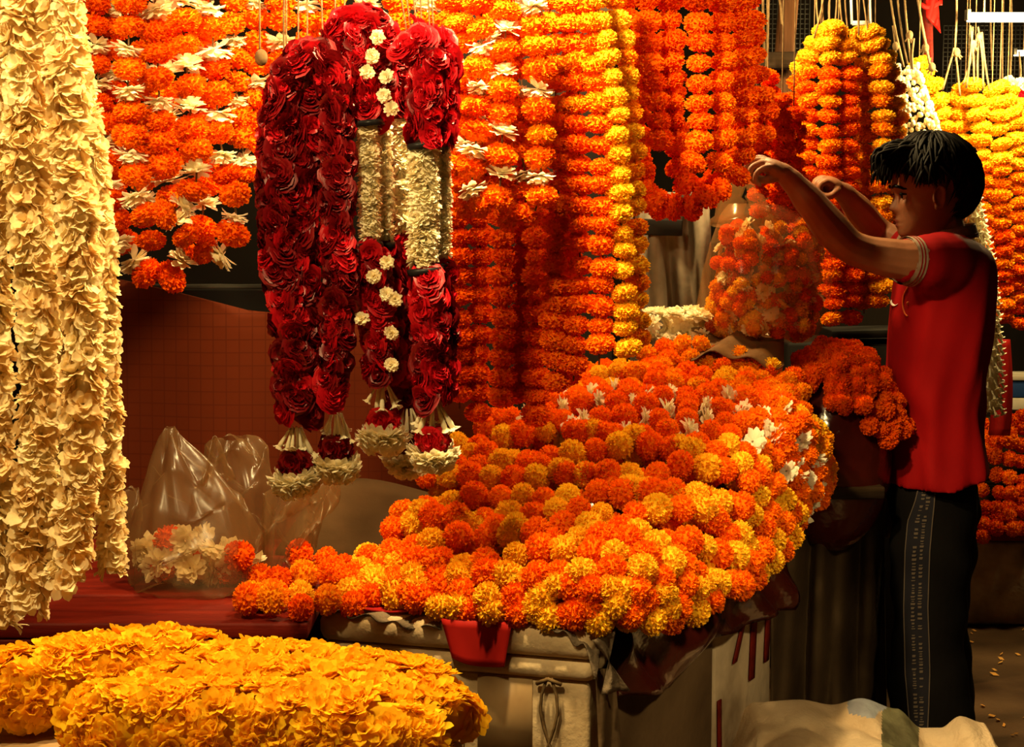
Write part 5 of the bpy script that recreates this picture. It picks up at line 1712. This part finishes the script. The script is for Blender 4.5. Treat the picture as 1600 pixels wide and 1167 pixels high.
    inner = [scalp(2 * math.pi * i / nt_, hairline(2 * math.pi * i / nt_), -0.012) for i in range(nt_)]
    o0 = len(v); v += inner
    for i in range(nt_):
        a, b = np_ * nt_ + i, np_ * nt_ + (i + 1) % nt_
        f.append((a, o0 + i, o0 + (i + 1) % nt_, b))
    v.append(scalp(0, 0, 0.011)); ap = len(v) - 1
    for i in range(nt_):
        f.append((ap, i, (i + 1) % nt_))
    mb.add(v, f)
    rr = random.Random(9)
    for i in range(900):
        th = rr.uniform(-math.pi, math.pi)
        e = hairline(th) * rr.uniform(0.82, 1.06)
        st = rr.uniform(0.05, 0.75) * e
        tw = rr.uniform(-0.5, 0.5)
        pts, rad = [], []
        o1 = rr.uniform(0.008, 0.019)
        for k in range(7):
            t = k / 6
            ph = st + (e - st) * t
            pts.append(scalp(th + tw * t, ph, o1 + 0.006 * math.sin(math.pi * t) - (0.004 * t)))
            rad.append(0.0058 * (1 - t) ** 0.6 * (0.5 + 0.5 * min(1, 4 * t)) + 0.0006)
        mb.tube(pts, rad, 5)
    # fringe swept forward over the forehead
    for i in range(130):
        s = rr.uniform(-0.055, 0.055)
        x0, y0 = rr.uniform(1405, 1450), rr.uniform(224, 240)
        x1, y1 = rr.uniform(1361, 1392), rr.uniform(256, 292)
        if x1 > 1378:
            y1 = max(y1, 275)
        Y = BY + s
        p0 = P(x0, y0, Y); p3 = P(x1, y1, Y + s * 0.3)
        p1 = P(x0 - 22, y0 + rr.uniform(-2, 4), Y); p2 = P(x1 + 5, y1 - rr.uniform(16, 26), Y + s * 0.2)
        pts = smooth([p0, p1, p2, p3], 4)
        mb.tube(pts, [0.0065 * (1 - i_ / (len(pts) - 1)) ** 0.7 + 0.0006 for i_ in range(len(pts))], 5)
    for i in range(60):
        x0 = rr.uniform(1420, 1515)
        y0 = 222 + 0.006 * (x0 - 1462) ** 2
        p0 = P(x0, y0 + 8, BY + rr.uniform(-.04, .04)); p1 = P(x0 + rr.uniform(-4, 14), y0 - rr.uniform(0, 6), BY); p2 = P(x0 + rr.uniform(4, 22), y0 + rr.uniform(0, 14), BY)
        mb.tube(smooth([p0, p1, p2], 3), [0.005, 0.005, 0.0045, 0.004, 0.003, 0.0018, 0.0007], 5)
    obj('hair', mb.mesh('hair', M['hair']), root)


make_boy()

# ================================================================== THE CLEAR BAG HE HOLDS
def held_bag():
    Y = 3.96
    prof = [(318, 1140, 1286, 0.30), (340, 1122, 1294, 0.62), (380, 1108, 1299, 0.88), (430, 1098, 1301, 1.0), (480, 1090, 1294, 1.0), (512, 1094, 1284, 0.88), (530, 1112, 1276, 0.6)]
    r = bag('flower_bag', 'clear plastic bag of mixed marigolds held up by the boy', prof, Y, 0.115, M['film'], 21, 0.45,
            handles=[[(1138, 352, 3.93, 0.046), (1142, 322, 3.90, 0.036), (1152, 292, 3.86, 0.020), (1165, 264, 3.80, 0.006)],
                     [(1165, 264, 3.80, 0.006), (1172, 290, 3.85, 0.012), (1186, 322, 3.91, 0.024), (1200, 352, 3.94, 0.036)],
                     [(1228, 352, 4.00, 0.040), (1246, 326, 4.04, 0.030), (1266, 308, 4.09, 0.014), (1282, 298, 4.13, 0.006)],
                     [(1282, 298, 4.13, 0.006), (1288, 318, 4.09, 0.012), (1290, 340, 4.04, 0.022), (1286, 360, 4.0, 0.03)]])
    k = 0
    for i in range(400):
        t = R.random()
        py = 350 + 174 * t
        i0 = [q for q in prof if q[0] <= py][-1]
        i1 = [q for q in prof if q[0] > py][0] if py < 530 else prof[-1]
        f = (py - i0[0]) / max(1, i1[0] - i0[0])
        xl, xr, ds = [i0[j] + (i1[j] - i0[j]) * f for j in (1, 2, 3)]
        if py < 362 and R.random() < 0.5:
            continue
        a = R.uniform(0, 6.283); m = math.sqrt(R.uniform(0.45, 1.0)) * 0.84
        px = (xl + xr) / 2 + (xr - xl) / 2 * 0.97 * m * math.cos(a)
        yy = Y + 0.105 * ds * m * math.sin(a)
        if yy > Y + 0.035:
            continue
        key = R.choice('OAYYWWYWDO')
        o = obj('white_flower' if key == 'W' else 'marigold', fl(key, 'mid'), None, P(px, py, yy))
        nm = {'O': 'orange marigold', 'D': 'deep orange marigold', 'A': 'amber marigold', 'Y': 'yellow marigold', 'W': 'white flower'}[key]
        tag(o, '%s loose in the clear bag the boy holds up' % nm, 'flower', '%ss in the held bag' % nm)
        s = R.uniform(0.0175, 0.0235)
        o.scale = (s, s, s * 0.85)
        o.rotation_euler = (R.uniform(0, 6), R.uniform(0, 6), R.uniform(0, 6))
held_bag()
